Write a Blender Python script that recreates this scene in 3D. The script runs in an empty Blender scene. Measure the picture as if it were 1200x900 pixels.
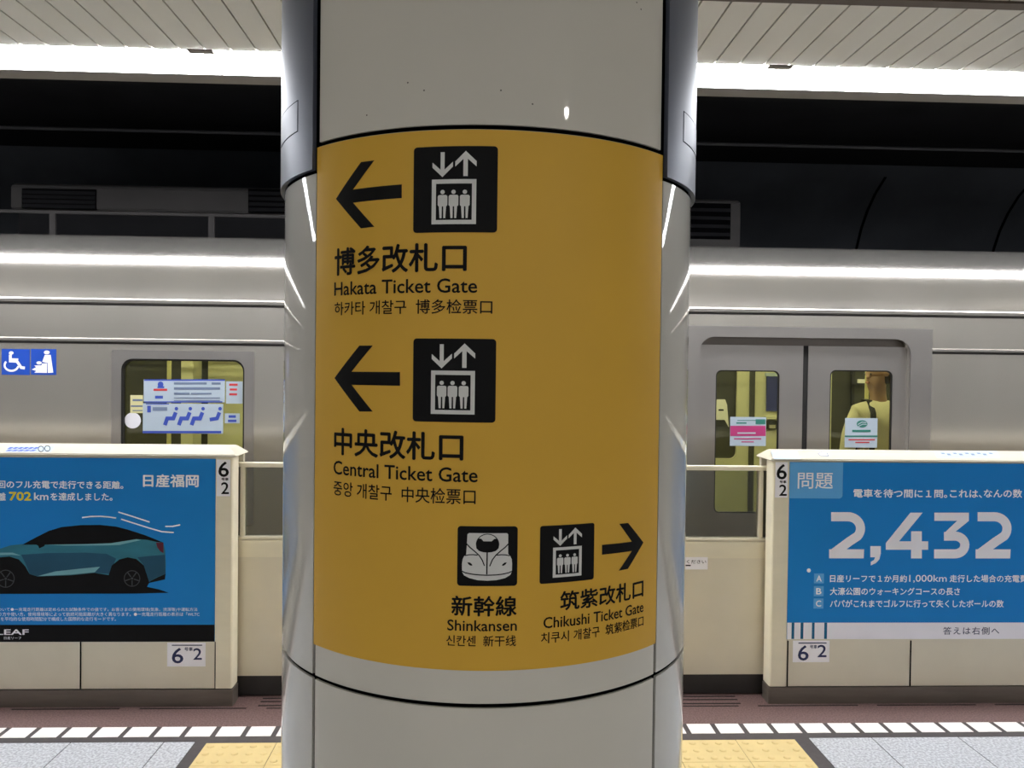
import bpy, bmesh, math, random
from mathutils import Vector, Matrix
import numpy as np

SC = bpy.context.scene
COL = SC.collection
random.seed(7)
R_ = math.radians

# ---------------------------------------------------------------- camera, world, exposure
F_PX, YAW, PITCH, ROLL, EYE = 958.2, R_(2.3046), R_(0.9925), R_(0.6782), 1.70
FW = np.array([math.sin(YAW)*math.cos(PITCH), math.cos(YAW)*math.cos(PITCH), -math.sin(PITCH)])
_r0 = np.array([math.cos(YAW), -math.sin(YAW), 0.0]); _u0 = np.cross(_r0, FW)
RT = _r0*math.cos(ROLL) + _u0*math.sin(ROLL)
UP = -_r0*math.sin(ROLL) + _u0*math.cos(ROLL)
cd = bpy.data.cameras.new('camera'); cam = bpy.data.objects.new('camera', cd); COL.objects.link(cam)
cd.sensor_fit = 'HORIZONTAL'; cd.sensor_width = 36.0; cd.lens = F_PX/1200*36.0; cd.clip_start = 0.05
cam.matrix_world = Matrix(((RT[0], UP[0], -FW[0], 0), (RT[1], UP[1], -FW[1], 0), (RT[2], UP[2], -FW[2], EYE), (0, 0, 0, 1)))
SC.camera = cam
STRIP_POWER = 9.0        # the line of lamps along the platform edge
FILL_STRIP_POWER = 6.0     # unseen fill line added behind the viewer to light the column front
DOWNLIGHT_POWER = 25.0
CABIN_POWER = 5.0
wd = bpy.data.worlds.new('world'); SC.world = wd; wd.use_nodes = True
wd.node_tree.nodes['Background'].inputs[0].default_value = (0.9, 0.95, 1, 1)
wd.node_tree.nodes['Background'].inputs[1].default_value = 0.02
SC.view_settings.view_transform = 'Standard'; SC.view_settings.look = 'None'
SC.view_settings.gamma = 1.0; SC.view_settings.use_curve_mapping = False
SC.view_settings.exposure = 1.62

# ---------------------------------------------------------------- measuring helpers
def ray(px, py):
    return FW + (px-600)/F_PX*RT - (py-450)/F_PX*UP
def at(px, py, Y):
    d = ray(px, py); t = Y/d[1]; return (d[0]*t, EYE + d[2]*t)
def atz(px, py, z):
    d = ray(px, py); t = (z-EYE)/d[2]; return (d[0]*t, d[1]*t)
CX, CY, CR = 0.0188, 1.8759, 0.45       # the column's axis and radius
def on_col(px, py, R=CR):
    d = ray(px, py); a = d[0]**2+d[1]**2; b = -CX*d[0]-CY*d[1]; c = CX*CX+CY*CY-R*R
    q = max(b*b-a*c, 0); t = (-b-math.sqrt(q))/a
    return (R*math.atan2(d[0]*t-CX, CY-d[1]*t), EYE+d[2]*t)      # arc length, height

# ---------------------------------------------------------------- materials
def lin(c): return tuple((v/12.92 if v <= 0.04045 else ((v+0.055)/1.055)**2.4) for v in [x/255 for x in c]) + (1,)
def mat(name, rgb, rough=0.5, metal=0.0, spec=0.5, coat=0.0, vary=0.05, scale=6.0, stretch=(1, 1, 1), emit=0, bump=0, coat_rough=0.03, detail=4):
    m = bpy.data.materials.new(name); m.use_nodes = True; nt = m.node_tree; b = nt.nodes['Principled BSDF']
    c = lin(rgb)
    b.inputs['Roughness'].default_value = rough; b.inputs['Metallic'].default_value = metal
    b.inputs['Specular IOR Level'].default_value = spec; b.inputs['Coat Weight'].default_value = coat
    b.inputs['Coat Roughness'].default_value = coat_rough
    tc = nt.nodes.new('ShaderNodeTexCoord'); mp = nt.nodes.new('ShaderNodeMapping'); nz = nt.nodes.new('ShaderNodeTexNoise')
    mp.inputs['Scale'].default_value = stretch; nz.inputs['Scale'].default_value = scale; nz.inputs['Detail'].default_value = detail
    rp = nt.nodes.new('ShaderNodeValToRGB')
    rp.color_ramp.elements[0].position = 0.3; rp.color_ramp.elements[1].position = 0.7
    rp.color_ramp.elements[0].color = tuple(v*(1-vary) for v in c[:3])+(1,)
    rp.color_ramp.elements[1].color = tuple(min(1, v*(1+vary)) for v in c[:3])+(1,)
    L = nt.links
    L.new(tc.outputs['Object'], mp.inputs[0]); L.new(mp.outputs[0], nz.inputs['Vector']); L.new(nz.outputs[0], rp.inputs[0])
    L.new(rp.outputs[0], b.inputs['Base Color'])
    if emit:
        b.inputs['Emission Color'].default_value = c; b.inputs['Emission Strength'].default_value = emit
    if bump:
        bp = nt.nodes.new('ShaderNodeBump'); bp.inputs['Strength'].default_value = bump; bp.inputs['Distance'].default_value = 0.01
        L.new(nz.outputs[0], bp.inputs['Height']); L.new(bp.outputs[0], b.inputs['Normal'])
    return m
def granite(name, a, b_, scale):
    m = mat(name, a, rough=0.45, vary=0.0, scale=scale, detail=2); rp = [n for n in m.node_tree.nodes if n.type == 'VALTORGB'][0]
    rp.color_ramp.elements[0].position = 0.38; rp.color_ramp.elements[1].position = 0.62
    rp.color_ramp.elements[0].color = lin(b_); rp.color_ramp.elements[1].color = lin(a)
    return m
def glass(name, tint, gloss=0.35):
    m = bpy.data.materials.new(name); m.use_nodes = True; nt = m.node_tree; nt.nodes.clear(); L = nt.links
    o = nt.nodes.new('ShaderNodeOutputMaterial'); mx = nt.nodes.new('ShaderNodeMixShader')
    tr = nt.nodes.new('ShaderNodeBsdfTransparent'); gl = nt.nodes.new('ShaderNodeBsdfGlossy'); fr = nt.nodes.new('ShaderNodeFresnel')
    nz = nt.nodes.new('ShaderNodeTexNoise'); rp = nt.nodes.new('ShaderNodeValToRGB'); nz.inputs['Scale'].default_value = 3
    t = lin(tint); rp.color_ramp.elements[0].color = tuple(v*0.97 for v in t[:3])+(1,); rp.color_ramp.elements[1].color = t
    L.new(nz.outputs[0], rp.inputs[0]); L.new(rp.outputs[0], tr.inputs[0])
    gl.inputs['Roughness'].default_value = 0.03; fr.inputs[0].default_value = 1.45
    L.new(fr.outputs[0], mx.inputs[0]); L.new(tr.outputs[0], mx.inputs[1]); L.new(gl.outputs[0], mx.inputs[2]); L.new(mx.outputs[0], o.inputs[0])
    return m

M = dict(
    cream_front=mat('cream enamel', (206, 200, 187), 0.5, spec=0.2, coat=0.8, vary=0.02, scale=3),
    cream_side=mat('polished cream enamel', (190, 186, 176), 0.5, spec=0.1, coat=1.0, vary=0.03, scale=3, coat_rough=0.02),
    cladding=mat('satin blue grey metal', (84, 88, 100), 0.42, metal=0.6, vary=0.04, scale=2, stretch=(4, 4, .5)),
    gap=mat('black joint', (5, 5, 6), 0.9, spec=0.0),
    sign=mat('orange sign film', (216, 168, 56), 0.42, spec=0.3, vary=0.015, scale=4),
    ink=mat('black print', (8, 7, 8), 0.5, spec=0.15),
    white_ink=mat('white print', (215, 213, 208), 0.45, spec=0.3, vary=0.02),
    psd=mat('cream painted steel', (222, 214, 193), 0.4, spec=0.4, coat=0.15, vary=0.035, scale=4, coat_rough=0.2),
    cap=mat('cream lid', (190, 184, 168), 0.45, spec=0.3, vary=0.03, scale=5),
    psd_post=mat('cream painted post', (232, 224, 200), 0.4, spec=0.4, vary=0.03, scale=6, stretch=(1, 1, 3)),
    kick=mat('brushed grey kick plate', (112, 104, 96), 0.45, metal=0.4, vary=0.1, scale=5, stretch=(1, 1, 8)),
    darkbase=mat('dark base', (45, 42, 41), 0.6, vary=0.15),
    rail=mat('ivory rail', (235, 228, 208), 0.35, vary=0.02),
    blue=mat('poster blue', (5, 130, 210), 0.5, spec=0.3, vary=0.03, scale=2),
    lightblue=mat('poster light blue', (98, 174, 234), 0.5, spec=0.3, vary=0.02),
    poster_white=mat('poster white', (250, 248, 253), 0.5, spec=0.3, vary=0.015),
    poster_grey=mat('poster pale grey', (244, 242, 250), 0.5, spec=0.3, vary=0.02),
    poster_black=mat('poster black', (7, 6, 7), 0.5, spec=0.15),
    yellow=mat('poster yellow', (250, 225, 50), 0.5, spec=0.3, vary=0.02),
    navy=mat('navy ink', (40, 48, 92), 0.5, spec=0.3),
    teal_bar=mat('dark teal ink', (10, 98, 140), 0.5, spec=0.3),
    car=mat('car print teal', (44, 118, 138), 0.5, spec=0.3, vary=0.15, scale=5, stretch=(1, 1, 3)),
    car_low=mat('car print deep teal', (24, 78, 104), 0.5, spec=0.3, vary=0.12, scale=6),
    car_light=mat('car print pale teal', (120, 176, 186), 0.5, spec=0.3, vary=0.05),
    car_dark=mat('car print dark', (9, 8, 10), 0.5, spec=0.15, vary=0.2, scale=12),
    car_rim=mat('car print grey', (62, 64, 68), 0.5, spec=0.3),
    car_red=mat('car print red', (92, 26, 48), 0.5, spec=0.3),
    steel=mat('brushed stainless steel', (202, 197, 191), 0.22, metal=0.9, vary=0.05, scale=1.2, stretch=(2.2, 1, .35)),
    steel_door=mat('brushed door steel', (174, 170, 168), 0.28, metal=0.9, vary=0.03, scale=1.5, stretch=(1.5, 1, .4)),
    steel_shade=mat('shaded header steel', (126, 120, 116), 0.45, metal=0.8, vary=0.08, scale=2),  # darker tone paints the recess shade onto the door header
    rubber=mat('black rubber', (24, 22, 22), 0.6, vary=0.1),
    roofgrey=mat('grey roof paint', (40, 38, 38), 0.7, spec=0.2, vary=0.1),
    tunnel=mat('dark tunnel lining', (56, 59, 64), 0.7, vary=0.2, scale=1.5, spec=0.2),
    tunnel_black=mat('unlit tunnel black', (16, 16, 18), 0.9, vary=0.3, scale=2, spec=0.1),  # tunnel darkness put into the colour, near black despite the strip lamps
    pipe=mat('dark conduit', (52, 52, 56), 0.6, vary=0.1),
    ceiling=mat('pale ceiling board', (204, 201, 190), 0.5, vary=0.03, scale=2, stretch=(1, .3, 1)),
    fixture=mat('grey fixture metal', (128, 122, 114), 0.5, metal=0.3, vary=0.08),
    brown=mat('bronze trim', (84, 72, 62), 0.5, metal=0.4, vary=0.08),
    granite=granite('grey granite', (200, 201, 204), (156, 157, 161), 90),
    red_granite=granite('dark red granite', (122, 98, 94), (88, 66, 64), 120),
    tactile=mat('yellow tactile tile', (212, 188, 132), 0.5, vary=0.04, scale=9),
    border=mat('charcoal border stone', (74, 68, 68), 0.55, vary=0.12, scale=30),
    joint=mat('dark floor joint', (60, 58, 58), 0.8),
    dash=mat('white dash stone', (238, 229, 224), 0.5, vary=0.02),
    slot=mat('black drain slot', (28, 22, 22), 0.8),
    wall=mat('pale wall tile', (186, 185, 182), 0.4, vary=0.04, scale=2),
    cabin=mat('cream cabin lining', (214, 212, 186), 0.5, vary=0.04, scale=3),
    cabin_dark=mat('dark cabin panel', (62, 62, 56), 0.6, vary=0.1),
    cabin_floor=mat('cabin floor', (120, 112, 96), 0.6, vary=0.1),
    seat=mat('teal seat plush', (52, 70, 78), 0.9, vary=0.15, scale=40),
    blind=mat('navy blind', (48, 54, 128), 0.7, vary=0.08),
    pole=mat('pale yellow pole', (220, 214, 160), 0.4, vary=0.03),
    priority_blue=mat('symbol blue', (18, 72, 178), 0.45, vary=0.04),
    sticker=mat('white sticker', (176, 190, 204), 0.45, vary=0.03, scale=10),
    sticker_blue=mat('sticker blue', (54, 78, 176), 0.45, vary=0.05),
    sticker_grey=mat('sticker grey blue', (108, 122, 150), 0.45, vary=0.05),
    pink=mat('sticker pink', (180, 54, 116), 0.45, vary=0.04),
    red=mat('sticker red', (206, 60, 66), 0.45, vary=0.04),
    green=mat('sticker green', (44, 120, 108), 0.45, vary=0.04),
    skin=mat('skin', (176, 138, 118), 0.55, vary=0.05, scale=20),
    hair=mat('dark hair', (48, 38, 32), 0.6, vary=0.2, scale=60),
    shirt=mat('cream shirt', (238, 232, 206), 0.9, vary=0.05, scale=25, bump=0.15),
    trousers=mat('dark trousers', (44, 46, 54), 0.9, vary=0.1, scale=25),
    strap=mat('black strap', (22, 22, 24), 0.7),
    shoe=mat('dark shoe', (40, 36, 34), 0.5),
    lip=mat('lip', (166, 96, 88), 0.5),
    eye=mat('eye', (30, 24, 22), 0.3),
    psd_glass=glass('grey safety glass', (222, 224, 220)),
    train_glass=glass('green tinted glass', (228, 230, 204)),
    lamp=mat('lit diffuser', (250, 252, 255), 0.5, emit=STRIP_POWER),
    lamp_fill=mat('lit fill diffuser', (252, 252, 252), 0.5, emit=FILL_STRIP_POWER),
    downlight=mat('lit downlight', (255, 250, 240), 0.5, emit=DOWNLIGHT_POWER),
    cabin_lamp=mat('lit cabin lamp', (255, 250, 225), 0.5, emit=CABIN_POWER),
)

# ---------------------------------------------------------------- object helpers
def thing(name, label, cat, loc, group=None, kind=None):
    o = bpy.data.objects.new(name, None); COL.objects.link(o); o.location = loc; o.empty_display_size = 0.1
    if label: o['label'] = label
    if cat: o['category'] = cat
    if group: o['group'] = group
    if kind: o['kind'] = kind
    return o
def wloc(o):
    v = Vector((0, 0, 0))
    while o is not None: v += o.location; o = o.parent
    return v
def link(name, me, m, parent=None, origin=None, label=None):
    """world-coordinate mesh -> object under parent (its own origin at the parent's, or at origin)."""
    o = bpy.data.objects.new(name, me); COL.objects.link(o)
    if m is not None: me.materials.append(M[m] if isinstance(m, str) else m)
    if parent is not None:
        o.parent = parent; me.transform(Matrix.Translation(-wloc(parent)))
    else:
        if origin is None:
            cs = np.array([v.co for v in me.vertices]); origin = ((cs[:, 0].min()+cs[:, 0].max())/2, (cs[:, 1].min()+cs[:, 1].max())/2, cs[:, 2].min())
        me.transform(Matrix.Translation(-Vector(origin))); o.location = origin
    if label: o['label'] = label
    return o
def tag(o, label, cat, group=None):
    o['label'] = label; o['category'] = cat
    if group: o['group'] = group
    return o
def struct(o): o['kind'] = 'structure'; return o
class MB:
    def __init__(s): s.bm = bmesh.new()
    def box(s, x0, x1, y0, y1, z0, z1):
        vs = [s.bm.verts.new((x, y, z)) for x in (x0, x1) for y in (y0, y1) for z in (z0, z1)]
        for f in ((0, 1, 3, 2), (4, 6, 7, 5), (0, 4, 5, 1), (2, 3, 7, 6), (0, 2, 6, 4), (1, 5, 7, 3)):
            s.bm.faces.new([vs[i] for i in f])
        return s
    def prism(s, prof, x0, x1, axis='x'):
        """closed profile [(a,b)] swept along an axis: x -> (a,b)=(y,z); y -> (x,z); z -> (x,y)"""
        def p(a, b, t): return {'x': (t, a, b), 'y': (a, t, b), 'z': (a, b, t)}[axis]
        A = [s.bm.verts.new(p(a, b, x0)) for a, b in prof]; B = [s.bm.verts.new(p(a, b, x1)) for a, b in prof]
        n = len(prof)
        for i in range(n): s.bm.faces.new((A[i], A[(i+1) % n], B[(i+1) % n], B[i]))
        s.bm.faces.new(A[::-1]); s.bm.faces.new(B)
        return s
    def tube(s, p, q, r, n=12):
        p, q = Vector(p), Vector(q); d = (q-p).normalized(); a = d.orthogonal().normalized(); b = d.cross(a)
        A = [s.bm.verts.new(p+r*(a*math.cos(t)+b*math.sin(t))) for t in [2*math.pi*i/n for i in range(n)]]
        B = [s.bm.verts.new(v.co+(q-p)) for v in A]
        for i in range(n): s.bm.faces.new((A[i], A[(i+1) % n], B[(i+1) % n], B[i]))
        s.bm.faces.new(A[::-1]); s.bm.faces.new(B)
        return s
    def lathe(s, prof, c, n=24):
        rings = [[s.bm.verts.new((c[0]+r*math.cos(2*math.pi*i/n), c[1]+r*math.sin(2*math.pi*i/n), c[2]+z)) for i in range(n)] for r, z in prof]
        for a, b in zip(rings, rings[1:]):
            for i in range(n): s.bm.faces.new((a[i], a[(i+1) % n], b[(i+1) % n], b[i]))
        s.bm.faces.new(rings[0][::-1]); s.bm.faces.new(rings[-1])
        return s
    def mesh(s, bevel=0, smooth=0, seg=2):
        if bevel: bmesh.ops.bevel(s.bm, geom=s.bm.edges[:], offset=bevel, segments=seg, affect='EDGES', clamp_overlap=True)
        bmesh.ops.recalc_face_normals(s.bm, faces=s.bm.faces[:])
        me = bpy.data.meshes.new('m'); s.bm.to_mesh(me); s.bm.free()
        if smooth:
            me.polygons.foreach_set('use_smooth', [True]*len(me.polygons)); me.set_sharp_from_angle(angle=R_(smooth))
        return me
def build(mb, name, m, parent=None, bevel=0, smooth=0, origin=None, label=None):
    return link(name, mb.mesh(bevel, smooth), m, parent, origin, label)
def box(name, m, parent, x0, x1, y0, y1, z0, z1, bevel=0, label=None):
    return build(MB().box(x0, x1, y0, y1, z0, z1), name, m, parent, bevel, 30 if bevel else 0, None, label)

def flat(loops, thick=0.0):
    """filled outlines (inner loops are holes) as an x-y mesh centred on z=0"""
    c = bpy.data.curves.new('c', 'CURVE'); c.dimensions = '2D'; c.fill_mode = 'BOTH'; c.extrude = thick/2
    for lp in loops:
        s = c.splines.new('POLY'); s.points.add(len(lp)-1); s.use_cyclic_u = True
        for p, (x, y) in zip(s.points, lp): p.co = (x, y, 0, 1)
    o = bpy.data.objects.new('c', c); me = bpy.data.meshes.new_from_object(o)
    bpy.data.objects.remove(o); bpy.data.curves.remove(c)
    if not thick:
        bm = bmesh.new(); bm.from_mesh(me)
        bmesh.ops.remove_doubles(bm, verts=bm.verts[:], dist=1e-7)
        for f in bm.faces:
            f.normal_update()
            if f.normal.z < 0: f.normal_flip()
        bm.to_mesh(me); bm.free()
    return me
def merge(meshes):
    bm = bmesh.new()
    for me in meshes: bm.from_mesh(me); bpy.data.meshes.remove(me)
    me = bpy.data.meshes.new('m'); bm.to_mesh(me); bm.free(); return me
def rrect(x0, x1, y0, y1, r, n=6, corners=(1, 1, 1, 1)):
    """rounded rectangle, corners = bottom-left, bottom-right, top-right, top-left"""
    out = []
    for (cx, cy, a0, k) in ((x0, y0, 180, 0), (x1, y0, 270, 1), (x1, y1, 0, 2), (x0, y1, 90, 3)):
        if not corners[k]: out.append((cx, cy)); continue
        ox = cx + (r if cx == x0 else -r); oy = cy + (r if cy == y0 else -r)
        for i in range(n+1):
            t = R_(a0+90*i/n); out.append((ox+r*math.cos(t), oy+r*math.sin(t)))
    return out
def circ(x, y, r, n=24, ry=None): return [(x+r*math.cos(2*math.pi*i/n), y+(ry or r)*math.sin(2*math.pi*i/n)) for i in range(n)]
def stroke(pts, w):
    """open polyline widened to a closed outline with mitred joints"""
    P = [Vector(p) for p in pts]; Lf, Rt = [], []
    for i, p in enumerate(P):
        d0 = (P[i]-P[i-1]).normalized() if i else None; d1 = (P[i+1]-P[i]).normalized() if i < len(P)-1 else None
        d = ((d0 or d1)+(d1 or d0)).normalized(); n = Vector((-d.y, d.x)); k = 1.0
        if d0 and d1: k = 1/max(0.5, n.dot(Vector((-d0.y, d0.x))))
        Lf.append(tuple(p+n*w/2*k)); Rt.append(tuple(p-n*w/2*k))
    return Lf+Rt[::-1]
def arcpts(cx, cy, rx, ry, a0, a1, n=14): return [(cx+rx*math.cos(R_(a0+(a1-a0)*i/n)), cy+ry*math.sin(R_(a0+(a1-a0)*i/n))) for i in range(n+1)]
def text_mesh(s, bold=0.0, spacing=1.0):
    c = bpy.data.curves.new('t', 'FONT'); c.body = s; c.resolution_u = 3; c.space_character = spacing
    o = bpy.data.objects.new('t', c); me = bpy.data.meshes.new_from_object(o)
    bpy.data.objects.remove(o); bpy.data.curves.remove(c)
    if bold:
        bm = bmesh.new(); 
        for i, (dx, dy) in enumerate(((-bold, 0), (bold, 0), (0, bold), (0, -bold))):
            k = me.copy(); k.transform(Matrix.Translation((dx, dy, i*0.00012))); bm.from_mesh(k); bpy.data.meshes.remove(k)
        bm.to_mesh(me); bm.free()
    return me
def fit(me, x0, x1, y0, y1):
    cs = np.array([v.co for v in me.vertices]); a, b = cs.min(0), cs.max(0)
    sx, sy = (x1-x0)/(b[0]-a[0]), (y1-y0)/(b[1]-a[1])
    for v in me.vertices: v.co = (x0+(v.co.x-a[0])*sx, y0+(v.co.y-a[1])*sy, v.co.z)
    return me
def put(me, fn):
    for v in me.vertices: v.co = fn(*v.co)
    return me
def to_plane(Y):                      # facing the platform: x -> X, y -> Z, +z -> towards the viewer
    return lambda x, y, z: (x, Y-z, y)
def to_col(me, R, step=0.012):        # x = arc length, y = height, wrapped on the column
    bm = bmesh.new(); bm.from_mesh(me)
    xs = [v.co.x for v in bm.verts]; a, b = min(xs), max(xs)
    k = math.ceil(a/step)*step
    while k < b:
        bmesh.ops.bisect_plane(bm, geom=bm.verts[:]+bm.edges[:]+bm.faces[:], plane_co=(k, 0, 0), plane_no=(1, 0, 0)); k += step
    for v in bm.verts:
        x, y, z = v.co; t = x/CR; v.co = (CX+(R+z)*math.sin(t), CY-(R+z)*math.cos(t), y)
    bm.to_mesh(me); bm.free()
    return me

# ================================================================ THE SETTING
Y_STRIP = 4.05; Z_CEIL = at(818, 75, Y_STRIP)[1]; Y_LAMP = atz(818, 101.5, Z_CEIL)[1]
Y_LIP = atz(818, 112.5, Z_CEIL)[1]
Y_PSD = 4.12; Y_TRAIN = 4.85; Y_EDGE = 4.72
XL, XR = -9.0, 9.0
# floor (zones measured on the ground)
def gy(px, py): return atz(px, py, 0.0)
y_dash1 = gy(700, 849)[1]; y_dash0 = gy(330, 862.8)[1]
y_gran = gy(330, 868.5)[1]
y_tact = gy(860, 867)[1]
xt_l = gy(241, 872)[0]; xt_r = gy(931.7, 867)[0]
xb_l = gy(231, 867)[0]; xb_r = gy(943, 860)[0]
mb = MB().box(XL, XR, -7.0, Y_EDGE, -0.30, -0.002)
floor = struct(build(mb, 'floor', 'joint', None, origin=(0, 0, 0)))
mb = MB()
pitch = gy(194, 867)[0]-gy(86, 867)[0]
x0l = gy(194, 867.5)[0]
def slabs(mb, xs, y0, y1, z=0.0, g=0.0025):
    for a, b in zip(xs, xs[1:]): mb.box(a+g, b-g, y0+g, y1-g, -0.02, z)
yy = [y_gran - 0.6*k for k in range(0, 18)]
xs_l = [xb_l]; x = x0l
while x > XL: xs_l.append(x); x -= pitch
xs_l.append(XL); xs_l = xs_l[::-1]
x1r = gy(1016.7, 860)[0]; xs_r = [xb_r, x1r]; x = x1r+pitch
while x < XR: xs_r.append(x); x += pitch
xs_r.append(XR)
for y1, y0 in zip(yy, yy[1:]):
    slabs(mb, xs_l, y0, y1); slabs(mb, xs_r, y0, y1)
xs_m = [xb_l+(xb_r-xb_l)*i/6 for i in range(7)]
y_tb = y_tact-1.25
for k in range(10): slabs(mb, xs_m, y_tb-0.08-0.6*(k+1), y_tb-0.08-0.6*k)
struct(build(mb, 'granite_paving', 'granite', floor))
mb = MB().box(XL, XR, y_dash1, Y_EDGE, -0.02, 0.0)
struct(build(mb, 'edge_paving', 'red_granite', floor))
mb = MB().box(XL, XR, y_gran, y_dash1, -0.02, 0.0)
mb.box(xb_l, xt_l, y_tb-0.08, y_gran, -0.02, 0.0).box(xt_r, xb_r, y_tb-0.08, y_gran, -0.02, 0.0)
mb.box(xt_l, xt_r, y_tact, y_gran, -0.02, 0.0).box(xt_l, xt_r, y_tb-0.08, y_tb, -0.02, 0.0)
struct(build(mb, 'border_strip', 'border', floor))
dp = gy(271, 856)[0]-gy(236, 856)[0]; xd = gy(235, 858)[0]
mb = MB(); x = xd-dp*60
while x < XR:
    if x > XL: mb.box(x-dp*0.41, x+dp*0.41, y_dash0, y_dash1-0.003, -0.01, 0.0015)
    x += dp
struct(build(mb, 'edge_marking', 'dash', floor))
mb = MB(); tp = 0.3; xj = gy(861.7, 867)[0]; yj = gy(870, 893)[1]
xs = [xt_l, xt_r]; x = xj
while x > xt_l+0.02: xs.append(x); x -= tp
xs = sorted(xs)
ys = [y_tact, yj]
while ys[-1]-tp > y_tb: ys.append(ys[-1]-tp)
ys.append(y_tb)
for a, b in zip(xs, xs[1:]):
    for y1, y0 in zip(ys, ys[1:]):
        mb.box(a+.0015, b-.0015, y0+.0015, y1-.0015, -0.02, 0.001)
        nx = max(2, int((b-a)/0.06)); ny = max(2, int((y1-y0)/0.06))
        for i in range(nx):
            for j in range(ny):
                mb.lathe([(0.017, 0), (0.013, 0.004), (0.008, 0.005)], (a+(i+.5)*(b-a)/nx, y0+(j+.5)*(y1-y0)/ny, 0.001), 10)
struct(build(mb, 'tactile_paving', 'tactile', floor))
mb = MB()
for x in np.arange(-6.0, 6.0, 0.62):
    mb.box(x, x+0.52, Y_PSD-0.035, Y_PSD-0.025, -0.01, 0.0012)
for yk in (Y_PSD-0.005, Y_PSD+0.045, Y_PSD+0.085):
    mb.box(-1.09, -0.84, yk, yk+0.012, -0.01, 0.0012).box(-0.74, 0.55, yk, yk+.012, -.01, .0012).box(0.62, 1.36, yk, yk+.012, -.01, .0012)
struct(build(mb, 'drain_slot', 'slot', floor))

# ceiling boards, cove trim, tunnel
Y_TRIM = atz(1150, 4, Z_CEIL)[1]
bp_ = at(865, 76, Y_STRIP)[0]-at(836, 76, Y_STRIP)[0]; xb0 = at(836.5, 76, Y_STRIP)[0]
mb = MB(); n0 = int((XL-xb0)/bp_); x = xb0+n0*bp_
while x < XR:
    for ya, yb in ((Y_TRIM+0.03, Y_STRIP-0.002), (-4.045, Y_TRIM-0.03), (-7.0, -4.365)):
        mb.box(x+0.004, x+bp_-0.004, ya, yb, Z_CEIL, Z_CEIL+0.015)
    x += bp_
ceil = struct(build(mb, 'ceiling', 'ceiling', None, origin=(0, 0, Z_CEIL)))
struct(box('ceiling_backing', 'gap', ceil, XL, XR, -7.0, Y_LIP, Z_CEIL+0.021, Z_CEIL+0.05))
struct(box('trim_1', 'brown', None, XL, XR, Y_TRIM-0.03, Y_TRIM+0.03, Z_CEIL-0.01, Z_CEIL+0.015))

struct(box('trim_2', 'fixture', None, XL, XR, Y_LAMP+0.003, Y_LIP, Z_CEIL, Z_CEIL+0.02))
prof = [(4.5, 3.62), (7.2, 3.62), (7.36, 3.50), (7.55, 3.39), (7.70, 3.26), (7.82, 3.11), (7.91, 2.94), (7.97, 2.77), (8.0, 2.6), (8.02, -1.3), (8.12, -1.3), (8.12, 3.72), (4.5, 3.72)]
struct(build(MB().prism([(7.25, 3.58)]+prof[2:10]+[(8.12, -1.3), (8.12, 3.58)], XL-3, XR+3), 'wall_tunnel', 'tunnel', None, smooth=40))
struct(box('ceiling_tunnel', 'tunnel_black', None, XL-3, XR+3, Y_LIP+0.03, 8.12, 3.585, 3.70))
struct(box('wall_fascia_light_stop', 'tunnel_black', None, XL-3, XR+3, Y_LIP+0.001, Y_LIP+0.03, Z_CEIL, 3.62))  # unseen back cover added to stop lamp light going up into the tunnel
mb = MB()
for px in (1003, 1163):
    X0 = at(px, 270, 7.93)[0]
    arc_ = prof[2:9]; mb.prism([(a-.006, b) for a, b in arc_]+[(a+.02, b) for a, b in arc_[::-1]], X0-.012, X0+.012)
struct(build(mb, 'trim_3', 'gap', None))
struct(box('trackbed', 'tunnel_black', None, XL-3, XR+3, Y_EDGE, 8.02, -1.4, -1.3))
struct(box('wall_platform_side', 'tunnel_black', None, XL, XR, Y_EDGE-0.08, Y_EDGE, -1.3, -0.3))
struct(box('wall_back', 'wall', None, XL, XR, -7.15, -7.0, 0.0, Z_CEIL))
struct(box('wall_left', 'wall', None, XL-0.15, XL, -7.15, Y_STRIP-0.6, 0.0, Z_CEIL))
struct(box('wall_right', 'wall', None, XR, XR+0.15, -7.15, Y_STRIP-0.6, 0.0, Z_CEIL))

# ================================================================ CEILING LIGHTS
def strip(y0, y1, m, label):
    t = thing('line_light', label, 'ceiling light', (0, y0, Z_CEIL))
    L = 1.42; x = at(913, 76, Y_STRIP)[0]-L*7
    while x < XR-0.5:
        box('diffuser', m, t, x+0.003, x+L-0.003, y0, y1, Z_CEIL-0.004, Z_CEIL+0.012, 0.002)
        box('lamp_joint', 'fixture', t, x-0.003, x+0.003, y0, y1, Z_CEIL-0.003, Z_CEIL+0.012)
        x += L
    x = at(913, 76, Y_STRIP)[0]
    for k in (-2, 0, 2):
        box('bracket', 'fixture', t, x+L*k-0.06, x+L*k+0.06, y0-0.03, y0+0.012, Z_CEIL-0.012, Z_CEIL-0.0045)
    return t
strip(Y_STRIP, Y_LAMP, 'lamp', 'long white line light along the platform edge above the train')
strip(-4.36, -4.05, 'lamp_fill', 'unseen fill line light added behind the viewer to light the column front')
_u, _v = on_col(664, 131); _t = _u/CR; _n = np.array([math.sin(_t), -math.cos(_t), 0]); _p = np.array([CX+CR*_n[0], CY+CR*_n[1], _v])
_d = _p-np.array([0, 0, EYE]); _d = _d-2*(_d@_n)*_n; _k = (Z_CEIL-0.01-_v)/_d[2]; DL = _p+_d*_k     # where the column mirrors the lamp
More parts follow.
